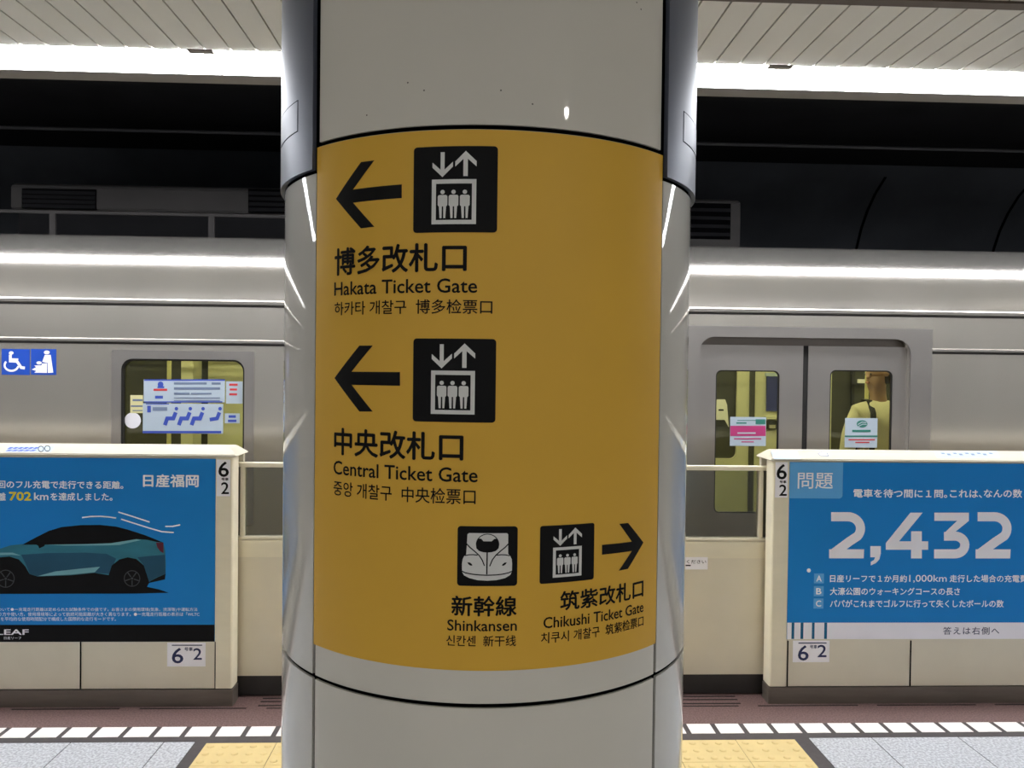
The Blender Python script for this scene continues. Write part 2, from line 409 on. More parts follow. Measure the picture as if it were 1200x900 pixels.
def downlight(x, y, label):
    t = thing('downlight', label, 'ceiling light', (x, y, Z_CEIL), 'round downlights in the ceiling')
    build(MB().lathe([(0.098, -0.010), (0.100, -0.002), (0.086, -0.001), (0.084, -0.008)], (x, y, Z_CEIL)), 'rim', 'fixture', t, smooth=40)
    build(MB().lathe([(0.082, -0.008), (0.074, -0.022), (0.050, -0.034), (0.008, -0.038)], (x, y, Z_CEIL)), 'lens', 'downlight', t, smooth=40)
for x in (DL[0]-9.0, DL[0], DL[0]+5.0):
    downlight(x, DL[1], 'round white downlight set in the boarded ceiling behind the viewer')

# ================================================================ COLUMN
col = thing('column', 'thick round cream enamel column with grey metal cladding high on its sides', 'column', (CX, CY, 0))
ZJ0 = EYE-0.591; ZJ1 = EYE+0.4207
def cyl_panel(name, m, p0, p1, z0, z1, R=CR, th=0.005, parent=col, label=None):
    n = max(4, int(abs(p1-p0)/1.0)); bm = bmesh.new(); rows = []
    for i in range(n+1):
        t = R_(p0+(p1-p0)*i/n); s, c = math.sin(t), math.cos(t)
        rows.append([bm.verts.new((CX+r*s, CY-r*c, z)) for r, z in ((R, z0), (R, z1), (R-th, z1), (R-th, z0))])
    for a, b in zip(rows, rows[1:]):
        for k in range(4): bm.faces.new((a[k], b[k], b[(k+1) % 4], a[(k+1) % 4]))
    bm.faces.new(rows[0]); bm.faces.new(rows[-1][::-1])
    bmesh.ops.recalc_face_normals(bm, faces=bm.faces[:]); me = bpy.data.meshes.new('m'); bm.to_mesh(me); bm.free()
    me.polygons.foreach_set('use_smooth', [True]*len(me.polygons)); me.set_sharp_from_angle(angle=R_(30))
    return link(name, me, m, parent, None, label)
build(MB().lathe([(CR-0.006, 0.0), (CR-0.006, Z_CEIL-0.002)], (CX, CY, 0), 96), 'core', 'gap', col, smooth=40)
PA = 47.0; g = 0.0
zm = on_col(350, 211, 0.458)[1]
z_metal = (on_col(372, 195, 0.458)[1]+on_col(783, 210, .458)[1])/2
dz = 0.0042
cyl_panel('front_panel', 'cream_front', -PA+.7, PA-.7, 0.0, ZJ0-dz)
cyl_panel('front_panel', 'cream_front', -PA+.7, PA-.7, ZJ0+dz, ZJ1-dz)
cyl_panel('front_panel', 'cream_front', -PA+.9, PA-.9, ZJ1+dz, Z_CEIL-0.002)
for s in (-1, 1):
    spans = [(PA+.55, 110.0), (110.35, 179.9)]
    for a, b in spans:
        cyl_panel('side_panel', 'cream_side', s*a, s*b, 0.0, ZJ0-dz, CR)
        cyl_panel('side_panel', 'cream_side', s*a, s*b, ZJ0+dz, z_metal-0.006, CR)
    cyl_panel('metal_cladding', 'cladding', s*(PA+.5), s*179.9, z_metal, Z_CEIL-0.002, 0.459, 0.009, label='blue grey satin metal cladding')
    # access hatch in the cladding
    if s < 0: ha, hb, h0, h1 = on_col(349.5, 117, .459), on_col(336, 170, .459), 158, 117
    else: ha, hb = on_col(801, 133, .459), on_col(812, 178, .459)
    pa, pb = abs(ha[0]/.459), abs(hb[0]/.459); pa, pb = math.degrees(min(pa, pb)), math.degrees(max(pa, pb))
    za, zb = on_col(349.5, 154, .459)[1], on_col(349.5, 117, .459)[1]
    cyl_panel('access_hatch', 'gap', s*pa, s*(pa+18), za, zb, 0.4593, 0.002)
    cyl_panel('access_hatch', 'cladding', s*(pa+.25), s*(pa+17.75), za+.002, zb-.002, 0.4598, 0.002)
mb = []
for px, py in ((430, 135), (624, 122), (746, 3), (751, 11), (478, 97), (497, 106), (587, 106)):
    u, v = on_col(px, py); mb.append(flat([circ(u, v, 0.0014, 8)]))
link('scuff_mark', to_col(merge(mb), CR+0.0004), 'gap', col)

# ================================================================ WAYFINDING SIGN ON THE COLUMN
zsb = EYE-0.528
sign = thing('wayfinding_sign', 'curved orange direction sign with black arrows and ticket gate names wrapped on the column', 'sign', (CX, CY-CR, zsb))
cyl_panel('panel', 'sign', -PA+.15, PA-.15, zsb, ZJ1-dz-0.001, CR+0.0015, 0.0012, sign)
RS = CR+0.0021
def cp(pts): return [on_col(x, y) for x, y in pts]
A2 = cp([(393, 443), (422, 405), (437.6, 405), (413, 435.6), (469.4, 436), (469.4, 452), (413, 451), (437.6, 482.2), (422, 482.2)])
zc = A2[0][1]; u0 = A2[0][0]
A2 = [(u, v-zc) for u, v in A2]
def sgn(name, me, m='ink', R=RS, parent=sign): return link(name, to_col(me, R), m, parent)
sgn('arrow', flat([[(u, v+zc) for u, v in A2]]))
z1 = on_col(393, 233.6)[1]
sgn('arrow', flat([[(u, v+z1) for u, v in A2]]))
A3 = cp([(753, 635.5), (735.2, 612.6), (724.7, 613.6), (739.4, 634.5), (704.6, 638.2), (704.6, 649.8), (739.4, 645.5), (724.2, 668.6), (734.9, 666.4)])
sgn('arrow', flat([A3]))
# lift pictogram, drawn in a 730 x 755 box
def lift(u0, u1, v0, v1):
    def q(x, y): return (u0+(x-42)/730*(u1-u0), v1-(y-60)/755*(v1-v0))
    def Q(pts): return [q(*p) for p in pts]
    b = sgn('elevator_pictogram', flat([Q(rrect(42, 772, 60, 815, 32))]))
    w = RS+0.0005
    sgn('cabin_frame', flat([Q([(208, 350), (592, 350), (592, 743), (208, 743)]), Q([(245, 388), (245, 706), (555, 706), (555, 388)])]), 'white_ink', w, b)
    for cx in (303, 398, 495):
        sgn('passenger_figure', merge([flat([Q(circ(cx, 461, 19, 16))]), flat([Q(rrect(cx-42, cx+42, 487, 587, 16))]),
            flat([Q([(cx-32, 584), (cx-6, 584), (cx-7, 690), (cx-25, 690)])]), flat([Q([(cx+6, 584), (cx+32, 584), (cx+25, 690), (cx+8, 690)])])]), 'white_ink', w, b)
    sgn('down_arrow', flat([Q([(283, 112), (318, 112), (318, 265), (390, 197), (390, 240), (300, 330), (212, 245), (212, 200), (283, 265)])]), 'white_ink', w, b)
    sgn('up_arrow', flat([Q([(480, 323), (518, 323), (518, 172), (592, 238), (592, 192), (500, 103), (410, 195), (410, 240), (480, 172)])]), 'white_ink', w, b)
def bx(xl, xr, yl0, yl1):
    a, b = on_col(xl, yl0), on_col(xl, yl1); c = on_col(xr, (yl0+yl1)/2); return a[0], c[0], b[1], a[1]
lift(*bx(485.6, 583, 173.5, 273.4)); lift(*bx(485, 581, 396.6, 493.6)); lift(*bx(632.7, 695.4, 616.2, 684))
# bullet train pictogram, drawn in a 697 x 702 box
u0, u1, v0, v1 = bx(536.5, 606.2, 616, 686)
def q(x, y): return (u0+(x-165)/697*(u1-u0), v1-(y-158)/702*(v1-v0))
def Q(pts): return [q(*p) for p in pts]
b = sgn('train_pictogram', flat([Q(rrect(165, 862, 158, 860, 40))]))
shape = [(300, 238), (735, 238), (750, 252), (752, 480), (775, 505), (795, 545), (800, 600), (798, 690), (780, 730), (720, 765), (620, 788), (512, 795), (400, 788), (305, 765), (245, 735), (222, 695), (220, 600), (228, 545), (245, 510), (268, 490), (275, 370), (280, 252)]
sgn('train_nose', flat([Q(shape)]), 'white_ink', RS+.0005, b)
lines = [flat([Q(stroke(p, w))]) for p, w in (
    ([(510, 460), (508, 720)], 16), ([(215, 683), (260, 705), (330, 718), (420, 727), (512, 730), (610, 727), (690, 718), (760, 703), (800, 685)], 13),
    ([(270, 362), (310, 405), (360, 445), (420, 500), (455, 555), (480, 620)], 13), ([(755, 362), (715, 405), (665, 445), (610, 495), (570, 550), (540, 625)], 13),
    ([(255, 503), (300, 492), (350, 490), (400, 495)], 12), ([(770, 503), (720, 492), (670, 490), (620, 495)], 12),
    (arcpts(513, 370, 130, 122, 180, 360, 20), 10))]
lines.append(flat([Q([(392, 330), (412, 300), (440, 302), (465, 332), (560, 332), (590, 304), (618, 300), (640, 335), (648, 375), (640, 415), (610, 445), (560, 460), (512, 464), (460, 460), (415, 445), (385, 415), (380, 375)])]))
lines.append(flat([Q([(282, 580), (310, 582), (335, 600), (342, 620), (315, 618), (292, 600)])])); lines.append(flat([Q([(738, 580), (712, 582), (688, 600), (680, 620), (705, 618), (728, 600)])]))
sgn('train_outline', merge(lines), 'ink', RS+.0010, b)
def stext(s, xl, xr, yt, yb, bold=0.0, xr_y=None):
    """text fitted between its left and right ends, its height read at the left end"""
    a, b_ = on_col(xl, yt), on_col(xl, yb); c = on_col(xr, (yt+yb)/2)
    sgn('lettering', fit(text_mesh(s, bold), a[0], c[0], b_[1], a[1]))
stext('博多改札口', 393.2, 547.2, 291.5, 324.0, 0.022)
stext('Hakata Ticket Gate', 392.8, 559.3, 331.0, 347.0, 0.012)
stext('하카타 개찰구  博多检票口', 393.2, 577, 354.0, 370, 0.008)
stext('中央改札口', 392.6, 543.4, 500.5, 532.6, 0.022)
stext('Central Ticket Gate', 392, 560, 539.2, 555.3, 0.012)
stext('중앙 개찰구  中央检票口', 392, 557.6, 562.4, 579.8, 0.008)
stext('新幹線', 529.2, 605.5, 697.0, 721.2, 0.022)
stext('Shinkansen', 524.5, 605.5, 725.3, 738.3, 0.012)
stext('신칸센  新干线', 523.3, 604.5, 743.2, 756, 0.008)
stext('筑紫改札口', 655.9, 752.7, 692.6, 715.8, 0.02)
stext('Chikushi Ticket Gate', 636.5, 752.7, 723.0, 736.2, 0.012)
stext('치쿠시 개찰구  筑紫检票口', 633.7, 752.7, 740.8, 754, 0.008)

# ================================================================ PLATFORM SCREEN DOORS
DEP = 0.20; ZT_F = at(285, 534.5, Y_PSD)[1]; ZT_B = at(285, 520.5, Y_PSD+DEP)[1]
XPL = at(272, 820, Y_PSD)[0]; XPR = at(901, 810, Y_PSD)[0]
ZK = at(200, 807, Y_PSD)[1]
def housing(x_in, x_out, s, label):
    """fixed screen-door box: x_in is the end at the opening, s the direction it runs away from it"""
    t = thing('platform_door_housing', label, 'platform door', (x_in, Y_PSD+DEP/2, 0))
    def X(d): return x_in+s*d
    ln = abs(x_out-x_in); xpost = (at(252.5, 640, Y_PSD)[0] if s < 0 else at(923.5, 640, Y_PSD)[0])
    mb = MB().box(min(xpost, X(ln)), max(xpost, X(ln)), Y_PSD+0.002, Y_PSD+0.085, ZK, ZT_F-0.004)
    build(mb, 'body', 'psd', t)
    mb = MB().box(min(X(0), X(ln)), max(X(0), X(ln)), Y_PSD+DEP-0.03, Y_PSD+DEP, ZK, ZT_F-0.004)
    build(mb, 'rear_skin', 'psd', t)
    mb = MB().prism([(X(0.006), Y_PSD-0.004), (xpost, Y_PSD-0.004), (xpost, Y_PSD+0.088), (X(0.0), Y_PSD+0.088), (X(0.0), Y_PSD+0.004)], ZK, ZT_F-0.004, 'z')
    build(mb, 'end_post', 'psd_post', t, 0.002, 25)
    xe = X(abs(x_out-x_in))
    # cap: sloping lid with a bevelled end
    bm = MB(); e = 0.05
    z0, zf, zb_ = ZT_F-0.003, ZT_F+0.006, ZT_B
    pts = lambda x, d: [bm.bm.verts.new(p) for p in ((x, Y_PSD-0.012, z0), (x, Y_PSD-0.012, zf), (x+d, Y_PSD+0.06, zb_-.004), (x+d, Y_PSD+DEP-0.03, zb_), (x, Y_PSD+DEP+0.01, zf), (x, Y_PSD+DEP+.01, z0))]
    A = pts(X(-0.016), s*e); B = pts(xe, 0)
    for i in range(6): bm.bm.faces.new((A[i], A[(i+1) % 6], B[(i+1) % 6], B[i]))
    bm.bm.faces.new(A[::-1]); bm.bm.faces.new(B)
    build(bm, 'cap', 'cap', t, 0.004, 30)
    mb = MB().prism([(X(-0.001), Y_PSD-0.006), (xe, Y_PSD-0.006), (xe, Y_PSD+0.088), (X(-0.004), Y_PSD+0.088), (X(-0.004), Y_PSD-0.003)], 0.0, ZK-0.004, 'z')
    build(mb, 'kick_plate', 'kick', t)
    for px in (((94.5, 790), (252.3, 790)) if s < 0 else ((1066.5, 790), (922.6, 790))):
        x = at(px[0], px[1], Y_PSD)[0]; box('panel_seam', 'gap', t, x-0.0022, x+0.0022, Y_PSD-0.0046, Y_PSD+.01, ZK, at(100, 752, Y_PSD)[1])
    return t
housing(XPL, -6.5, -1, 'cream platform door housing left of the column, carrying the car poster')
housing(XPR, 6.5, 1, 'cream platform door housing right of the column, carrying the quiz poster')
Y_DOOR = Y_PSD+0.115; 
def screen_door(x0, x1, post_x, side, label):
    t = thing('platform_sliding_door', label, 'platform door', ((x0+x1)/2, Y_DOOR+.02, 0))
    zr1 = at(845, 546.3, Y_DOOR)[1]; zr0 = at(845, 551.5, Y_DOOR)[1]; zs = at(845, 630.5, Y_DOOR)[1]; zs2 = at(845, 633.5, Y_DOOR)[1]
    zk = at(845, 790.5, Y_DOOR)[1]; zl = at(845, 655, Y_DOOR)[1]
    box('top_rail', 'rail', t, x0, x1, Y_DOOR, Y_DOOR+0.045, zr0, zr1, 0.004)
    for xa in (x0, x1-0.035): box('stile', 'rail', t, xa, xa+0.035, Y_DOOR+0.002, Y_DOOR+0.043, zs, zr0, 0.003)
    xs_ = at(post_x, 590, Y_DOOR)[0]; box('stile', 'rail', t, xs_-.012, xs_+.012, Y_DOOR+0.001, Y_DOOR+0.044, zs, zr0, 0.003)
    mb = MB().box(x0+.035, x1-.035, Y_DOOR+0.02, Y_DOOR+0.026, zs, zr0)
    build(mb, 'glass_pane', 'psd_glass', t)
    box('sill', 'rail', t, x0, x1, Y_DOOR-0.004, Y_DOOR+0.045, zs2, zs, 0.003)
    box('lower_panel', 'psd', t, x0, x1, Y_DOOR, Y_DOOR+0.045, zk, zs2-0.002, 0.003)
    box('ledge', 'psd_post', t, x0, x1, Y_DOOR-0.006, Y_DOOR+0.001, zl+.004, zs2-.006, 0.003)
    box('base', 'darkbase', t, x0, x1, Y_DOOR+0.012, Y_DOOR+0.04, 0.004, zk)
XM = (XPL+XPR)/2
screen_door(XPL-0.12, XM-0.006, 283.8, -1, 'cream sliding platform door with a glass top in the gap left of the column')
screen_door(XM+0.006, XPR+0.12, 892, 1, 'cream sliding platform door with a glass top in the gap right of the column')

# ---------------------------------------------------------------- posters and stickers on the housings
YP = Y_PSD-0.004
def pp(pts, Y=YP): return [at(x, y, Y) for x, y in pts]
def decal(name, loops, m, parent, off, Y=YP, label=None):
    ms = [flat(l) for l in loops]
    for i, k in enumerate(ms): k.transform(Matrix.Translation((0, 0, i*0.00012)))
    return link(name, put(merge(ms), to_plane(Y-off)), m, parent, None, label)
def rect(x0, x1, y0, y1): return [[(x0, y1), (x1, y1), (x1, y0), (x0, y0)]]
def rpx(x0, x1, y0, y1, Y=YP):
    """a level upright rectangle measured by its middle lines"""
    a = at(x0, (y0+y1)/2, Y)[0]; b_ = at(x1, (y0+y1)/2, Y)[0]; c = at((x0+x1)/2, y0, Y)[1]; d = at((x0+x1)/2, y1, Y)[1]
    return a, b_, d, c
def ptext(s, x0, x1, y0, y1, m, parent, off=0.0012, bold=0.0, Y=YP, name='lettering', spacing=1.0):
    return link(name, put(fit(text_mesh(s, bold, spacing), *rpx(x0, x1, y0, y1, Y)), to_plane(Y-off)), m, parent)
# left poster
X1 = at(252, 640, YP)[0]; X0 = -4.0
zt, zb, zk_ = at(150, 537, YP)[1], at(150, 752, YP)[1], at(150, 732, YP)[1]
pl = thing('advertising_poster', 'blue poster with a teal car in side view, left of the column', 'poster', ((X0+X1)/2, YP, zb))
box('sheet', 'blue', pl, X0, X1, YP-0.001, Y_PSD+0.0015, zb, zt)
decal('black_band', [rect(X0, X1, zb, zk_)], 'poster_black', pl, 0.0015)
ptext('1回のフル充電で走行できる距離。', -6.5, 144.7, 563.3, 572.6, 'poster_white', pl, bold=0.02)
ptext('離', -3, 7, 577.2, 586.8, 'poster_white', pl, bold=0.02)
ptext('702', 10.7, 37, 576.3, 586.7, 'yellow', pl, bold=0.03)
ptext('km', 40, 57, 577.2, 586, 'poster_white', pl, bold=0.02)
ptext('を達成しました。', 59.3, 132, 577.4, 586.8, 'poster_white', pl, bold=0.02)
ptext('日産福岡', 167.7, 233, 555.7, 571, 'poster_white', pl, bold=0.026)
def z5(pts): return [at(x/4, 500+y/4, YP) for x, y in pts]
def z5d(pts, w):
    return z5(stroke(pts, w))
decal('speed_line', [[z5d([(385, 426), (425, 421), (470, 420), (510, 423), (545, 428)], 6)], [z5d([(555, 400), (620, 420), (702, 447)], 6)],
    [z5d([(568, 433), (640, 456), (700, 475), (760, 492), (815, 496)], 6)], [z5d([(775, 467), (810, 467), (845, 460)], 6)]], 'poster_white', pl, 0.0013)
car = decal('car_picture', [[z5([(-150, 640), (-120, 610), (-60, 588), (0, 572), (50, 556), (105, 550), (215, 553), (400, 550), (520, 545), (640, 526), (700, 528), (765, 543), (775, 580), (778, 650), (775, 700), (740, 720), (500, 730), (160, 730), (-150, 730)])]], 'car', pl, 0.0013)
decal('window_glass', [[z5([(105, 553), (170, 518), (230, 488), (290, 470), (380, 461), (470, 460), (545, 468), (600, 482), (680, 508), (740, 532), (766, 543), (735, 540), (690, 530), (640, 527), (560, 545), (520, 549), (215, 553)])]], 'car_dark', car, 0.0017)
decal('belt_line', [[z5([(218, 553), (400, 550), (520, 546), (640, 527), (662, 531), (560, 554), (500, 556), (300, 557)])],
    [z5([(178, 700), (260, 678), (360, 667), (470, 656), (445, 682), (330, 693)])], [z5([(0, 590), (60, 590), (100, 604), (55, 600), (0, 602)])]], 'car_light', car, 0.0020)
decal('door_panel', [[z5([(100, 600), (220, 592), (400, 590), (500, 596), (545, 618), (515, 690), (445, 685), (330, 694), (180, 702), (140, 690), (122, 645)])], [z5([(645, 612), (700, 606), (774, 600), (777, 690), (735, 706), (700, 725), (675, 650)])]], 'car_low', car, 0.0015)
decal('underbody', [[z5([(-150, 650), (-40, 622), (0, 612), (45, 608), (90, 622), (120, 655), (140, 690), (178, 702), (330, 696), (445, 685), (510, 695), (525, 650), (560, 622), (600, 612), (640, 620), (675, 650), (700, 726), (740, 705), (777, 690), (774, 716), (700, 732), (690, 750), (745, 762), (792, 778), (640, 782), (-150, 784)])]], 'car_dark', car, 0.0021)
for cx, cy, r in ((620, 711, 62), (28, 712, 68)):
    w = decal('wheel_picture', [[z5(circ(cx, cy, r, 28))]], 'poster_black', car, 0.0024)
    sp = [[z5(circ(cx, cy, r*.62, 24)), z5(circ(cx, cy, r*.56, 24)[::-1])], [z5(circ(cx, cy, 6, 10))]]
    for k in range(5):
        a = R_(72*k+18); sp.append([z5(stroke([(cx+9*math.cos(a), cy+9*math.sin(a)), (cx+r*.55*math.cos(a), cy+r*.55*math.sin(a))], 5))])
    link('rim_picture', put(merge([flat(l) for l in sp]), to_plane(YP-.0027)), 'car_rim', car)
decal('tail_lamp', [[z5([(732, 543), (767, 543), (767, 592), (752, 584), (738, 565)])]], 'car_red', car, 0.0021)
decal('wing_mirror', [[z5([(163, 548), (172, 538), (205, 534), (216, 545), (208, 560), (185, 570), (180, 558)])]], 'poster_black', car, 0.0021)
ptext('について●一充電走行距離は定められた試験条件での値です。お客さまの使用環境(気象、渋滞等)や運転方法', -7, 231.5, 712, 716.8, 'poster_white', pl)
ptext('乗り方や使い方、使用環境等によって航続可能距離が大きく異なります。●一充電走行距離の表示は「WLTC', -7, 233.8, 717.4, 722, 'poster_white', pl)
ptext('を平均的な使用時間配分で構成した国際的な走行モードです。', 1, 136, 723, 727.6, 'poster_white', pl)
ptext('LEAF', -4, 34, 737.3, 743.8, 'poster_white', pl, 0.0022, 0.02)
ptext('日産リーフ', 5, 25, 745.8, 749.2, 'poster_white', pl, 0.0022)
# right poster
X0 = at(924, 640, YP)[0]; X1 = 4.2
zt, zb, zg = at(1060, 542.5, YP)[1], at(1060, 748.8, YP)[1], at(1060, 729.5, YP)[1]
pr = thing('advertising_poster', 'blue quiz poster with a big white 2,432 and lettered answers, right of the column', 'poster', ((X0+X1)/2, YP, zb))
box('sheet', 'blue', pr, X0, X1, YP-0.001, Y_PSD+0.0015, zb, zt)
decal('answer_band', [rect(X0, X1, zb, zg)], 'poster_grey', pr, 0.0015)
a = rpx(924, 987.5, 543, 584); 
decal('question_tab', [[rrect(X0, a[1], a[2], zt, 0.018, 6, (0, 1, 0, 0))]], 'lightblue', pr, 0.0015)
ptext('問題', 934.7, 976, 554, 572.7, 'poster_white', pr, 0.002, 0.006)
for s_, xa, xb in (('電車を待つ間に１問。', 1000, 1110), ('これは、', 1113, 1150.7), ('なんの数', 1152.7, 1197.8)): ptext(s_, xa, xb, 573.2 if 'の' in s_ or '電' in s_ else 573.8, 583.3, 'poster_white', pr, bold=0.02)
ptext('字', 1200.2, 1210.5, 573, 583.3, 'poster_white', pr, bold=0.02)
def z7(pts): return [at(880+x/3.75, 510+y/3.75, YP) for x, y in pts]
def two(x): # digit 2 in a 155 x 202 box
    top = [(352, 358), (425, 358)]+arcpts(425, 410, 56, 52, -90, 40, 14)[1:]+[(432, 467), (355, 524)]
    return [[z7([(a+x, b) for a, b in stroke(top, 40)])], [z7([(343+x, 501), (497+x, 501), (495+x, 541), (343+x, 541)])]]
def three():
    p = [(878, 443), (895, 443)]+arcpts(895, 482, 44, 39, -90, 90, 16)[1:]+[(804, 521)]
    return [[z7([(805, 340), (957, 340), (957, 376), (805, 376)])], [z7([(905, 376), (957, 376), (890, 430), (868, 462), (846, 432)])], [z7(stroke(p, 40))], [z7([(847, 425), (895, 423), (895, 463), (847, 463)])]]
def four():
    return [[z7([(700, 340), (754, 340), (650, 466), (778, 466), (778, 503), (592, 503), (592, 474)])], [z7([(703, 422), (750, 422), (750, 541), (703, 541)])]]
comma = [[z7([(524, 487), (570, 487), (570, 520), (564, 545), (548, 562), (526, 572), (526, 556), (540, 548), (545, 536), (524, 536)])]]
decal('numeral', two(0)+comma+four()+three()+two(643), 'poster_grey', pr, 0.0013)
for ch, y0, y1, s, xr in (('A', 672.1, 683.5, '日産リーフで１か月約1,000km 走行した場合の充電費', 1203.5), ('B', 686.9, 698.6, '大濠公園のウォーキングコースの長さ', 1124.8), ('C', 701.3, 713, 'パパがこれまでゴルフに行って失くしたボールの数', 1176)):
    x = {'A': 953.9, 'B': 953.6, 'C': 953.3}[ch]
    k = decal('answer_box', [rect(*rpx(x, x+11.5, y0, y1))], 'lightblue', pr, 0.0013)
    ptext(ch, x+2.6, x+8.9, y0+2.2, y1-2.2, 'poster_white', k, 0.0018, 0.02)
    if ch == 'A':
        for s, xa, xr in (('日産リーフで１か月約', 972.5, 1062.7), ('1,000km', 1065.3, 1109.3), ('走行した場合の充電費', 1112.7, 1203.5)): ptext(s, xa, xr, y0+1.5, y1-(0.6 if '000' in s else 1.2), 'poster_white', pr, bold=0.006 if '000' in s else 0.017)
    else: ptext(s, 972.5, xr, y0+1.5, y1-1.2, 'poster_white', pr, bold=0.017)
for x0, x1 in ((318, 342), (397, 422), (497, 520), (605, 630)): decal('vertical_bar', [rect(*rpx(885+x0/7.5, 885+x1/7.5, 729.6, 748.6))], 'teal_bar', pr, 0.0019)
ptext('答えは右側へ', 1105, 1170.7, 734.6, 743.5, 'navy', pr, 0.002, 0.004, spacing=1.2)
decal('paper_nick', [[z7(circ(254, 594, 9, 14))]], 'poster_white', pr, 0.0013)
# car number stickers
def low_sticker(box_, line, six, car_, two_, label):
    x0, x1, y0, y1 = box_; Y = Y_PSD+0.002
    t = tag(decal('car_number_sticker', [rect(*rpx(x0, x1, y0, y1, Y))], 'poster_white', None, 0.0008, Y), label, 'sticker')
    decal('rule_line', [rect(*rpx(line[0], line[1], line[2]-.6, line[2]+.6, Y))], 'navy', t, 0.0014, Y)
    ptext('6', *six, 'navy', t, 0.0014, 0.01, Y); ptext('号車', *car_, 'navy', t, 0.0014, 0.02, Y); ptext('2', *two_, 'navy', t, 0.0014, 0.01, Y)
low_sticker((196, 241, 753, 781), (201.5, 237, 756), (201.5, 215, 759, 777.3), (216.3, 226, 758.3, 762.8), (226.6, 236.7, 759.5, 773), 'white car number sticker reading 6 2 on the lower panel of the left door housing')
low_sticker((929, 972, 750.5, 776), (935.5, 968.5, 753.5), (935, 947.5, 756, 774), (949, 957.3, 755.6, 760), (957.8, 968.5, 755.5, 770), 'white car number sticker reading 6 2 under the striped corner of the quiz poster')
def post_sticker(box_, six, dots, two_, label):
    x0, x1, y0, y1 = box_; Y = Y_PSD-0.004
    t = tag(decal('door_number_sticker', [rect(*rpx(x0, x1, y0, y1, Y))], 'poster_white', None, 0.0008, Y), label, 'sticker')
    ptext('6', *six, 'ink', t, 0.0014, 0.014, Y); ptext('号車', *dots, 'ink', t, 0.0014, 0.03, Y); ptext('2', *two_, 'ink', t, 0.0014, 0.014, Y)
post_sticker((254, 270, 538.5, 581.5), (256, 268.4, 540.7, 558.9), (259.5, 268, 559.8, 563.2), (259.2, 268.4, 565, 579), 'tall white sticker reading 6 2 on the end post right of the car poster')
post_sticker((908.3, 923, 541.5, 583), (910, 922, 543.7, 561.8), (913.5, 921.5, 563, 566.3), (913, 922, 567.8, 581), 'tall white sticker reading 6 2 on the end post left of the quiz poster')
Y = Y_DOOR
t = tag(decal('notice_sticker', [rect(*rpx(798, 829, 652.5, 667, Y))], 'poster_white', None, 0.0070, Y), 'small white notice sticker on the sliding door just right of the column', 'sticker')
ptext('ご注意ください', 785.5, 827, 655.5, 660, 'ink', t, 0.0078, 0.01, Y)
decal('small_print', [rect(*rpx(803, 809, 661.5, 663, Y))], 'ink', t, 0.0078, Y)
# worn stickers on the sloping caps
def cap_decal(name, polys, m, parent=None, lift=0.0012):
    p0 = np.array([0, Y_PSD-0.012, ZT_F+0.006]); dy, dz_ = 0.072, (ZT_B-0.004)-(ZT_F+0.006); n = np.array([0, -dz_, dy]); n /= np.linalg.norm(n)
    p0 = p0+n*lift; bm = bmesh.new()
    for poly in polys:
        vs = []
        for px, py in poly:
            d = ray(px, py); o = np.array([0, 0, EYE]); tt = ((p0-o)@n)/(d@n); vs.append(bm.verts.new(o+d*tt))
        bm.faces.new(vs)
    bmesh.ops.recalc_face_normals(bm, faces=bm.faces[:])
    for f in bm.faces:
        if f.normal.z < 0: f.normal_flip()
    me = bpy.data.meshes.new('m'); bm.to_mesh(me); bm.free()
    return link(name, me, m, parent)
def capq(x0, x1, y0, y1, sh=4): return [(x0+sh, y0), (x1+sh, y0), (x1, y1), (x0, y1)]
t = tag(cap_decal('cap_sticker', [capq(6, 60, 522.5, 529.5)], 'sticker'), 'pale sticker with blue print on the cap of the left door housing', 'sticker')
cap_decal('blue_print', [capq(8+6*i, 12.5+6*i, 524, 526) for i in range(6)]+[capq(6+7*i, 11.5+7*i, 527, 528.6) for i in range(5)], 'sticker_blue', t, .002)
cap_decal('round_mark', [stroke(circ(48, 526, 3.2, 12)+[(51.2, 526)], .9), stroke(circ(55.5, 525.5, 3.2, 12)+[(58.7, 525.5)], .9)], 'ink', t, .002)
t = tag(cap_decal('cap_sticker', [capq(907, 938, 528.5, 538, -4)], 'sticker'), 'blank white sticker at the end of the right door housing cap', 'sticker')
t = tag(cap_decal('cap_sticker', [[(958, 531.5), (965, 528.5), (969, 530), (971.5, 534.8), (962, 534.5)]], 'sticker_grey'), 'small grey diamond sticker on the right cap, above the big numerals', 'sticker')
cap_decal('white_center', [[(959.5, 531.6), (965, 529.2), (968.2, 530.4), (969.8, 533.9), (962.5, 533.8)]], 'poster_white', t, .002)
t = tag(cap_decal('cap_sticker', [capq(1098, 1172, 528.5, 536.5, -4)], 'sticker'), 'long pale sticker with thin grey print on the right cap', 'sticker')
cap_decal('grey_print', [capq(1104+7*i, 1108+7*i, 530.5+(i % 2), 532+(i % 2)*1.5, -2) for i in range(9)], 'sticker_grey', t, .002)

# ================================================================ TRAIN
YT = Y_TRAIN
def tx(px, py): return at(px, py, YT)
TX0, TX1 = -11.0, 11.0
train = thing('train_car', 'silver stainless steel subway train car standing beyond the platform doors', 'train', (0, YT+1.4, -1.3))
def tp(name, loops, m, y, th, parent=train, label=None):
    return link(name, put(flat(loops, th), to_plane(y+th/2)), m, parent, None, label)
z_s1 = tx(600, 364)[1]                      # upper seam
wx0, wx1 = tx(142, 450)[0], tx(286.5, 450)[0]; wz1 = tx(214, 421)[1]; wz0 = wz1-0.92
dx0, dx1 = tx(819, 450)[0], tx(1066, 450)[0]; dz1 = tx(940, 396)[1]
def win_hole(x0, x1): return rrect(x0, x1, wz0, wz1, 0.065, 6)[::-1]
wins = [(wx0, wx1), (-0.55, 0.65)]
outer = [(TX0, -0.25), (TX1, -0.25), (TX1, z_s1), (TX0, z_s1)]
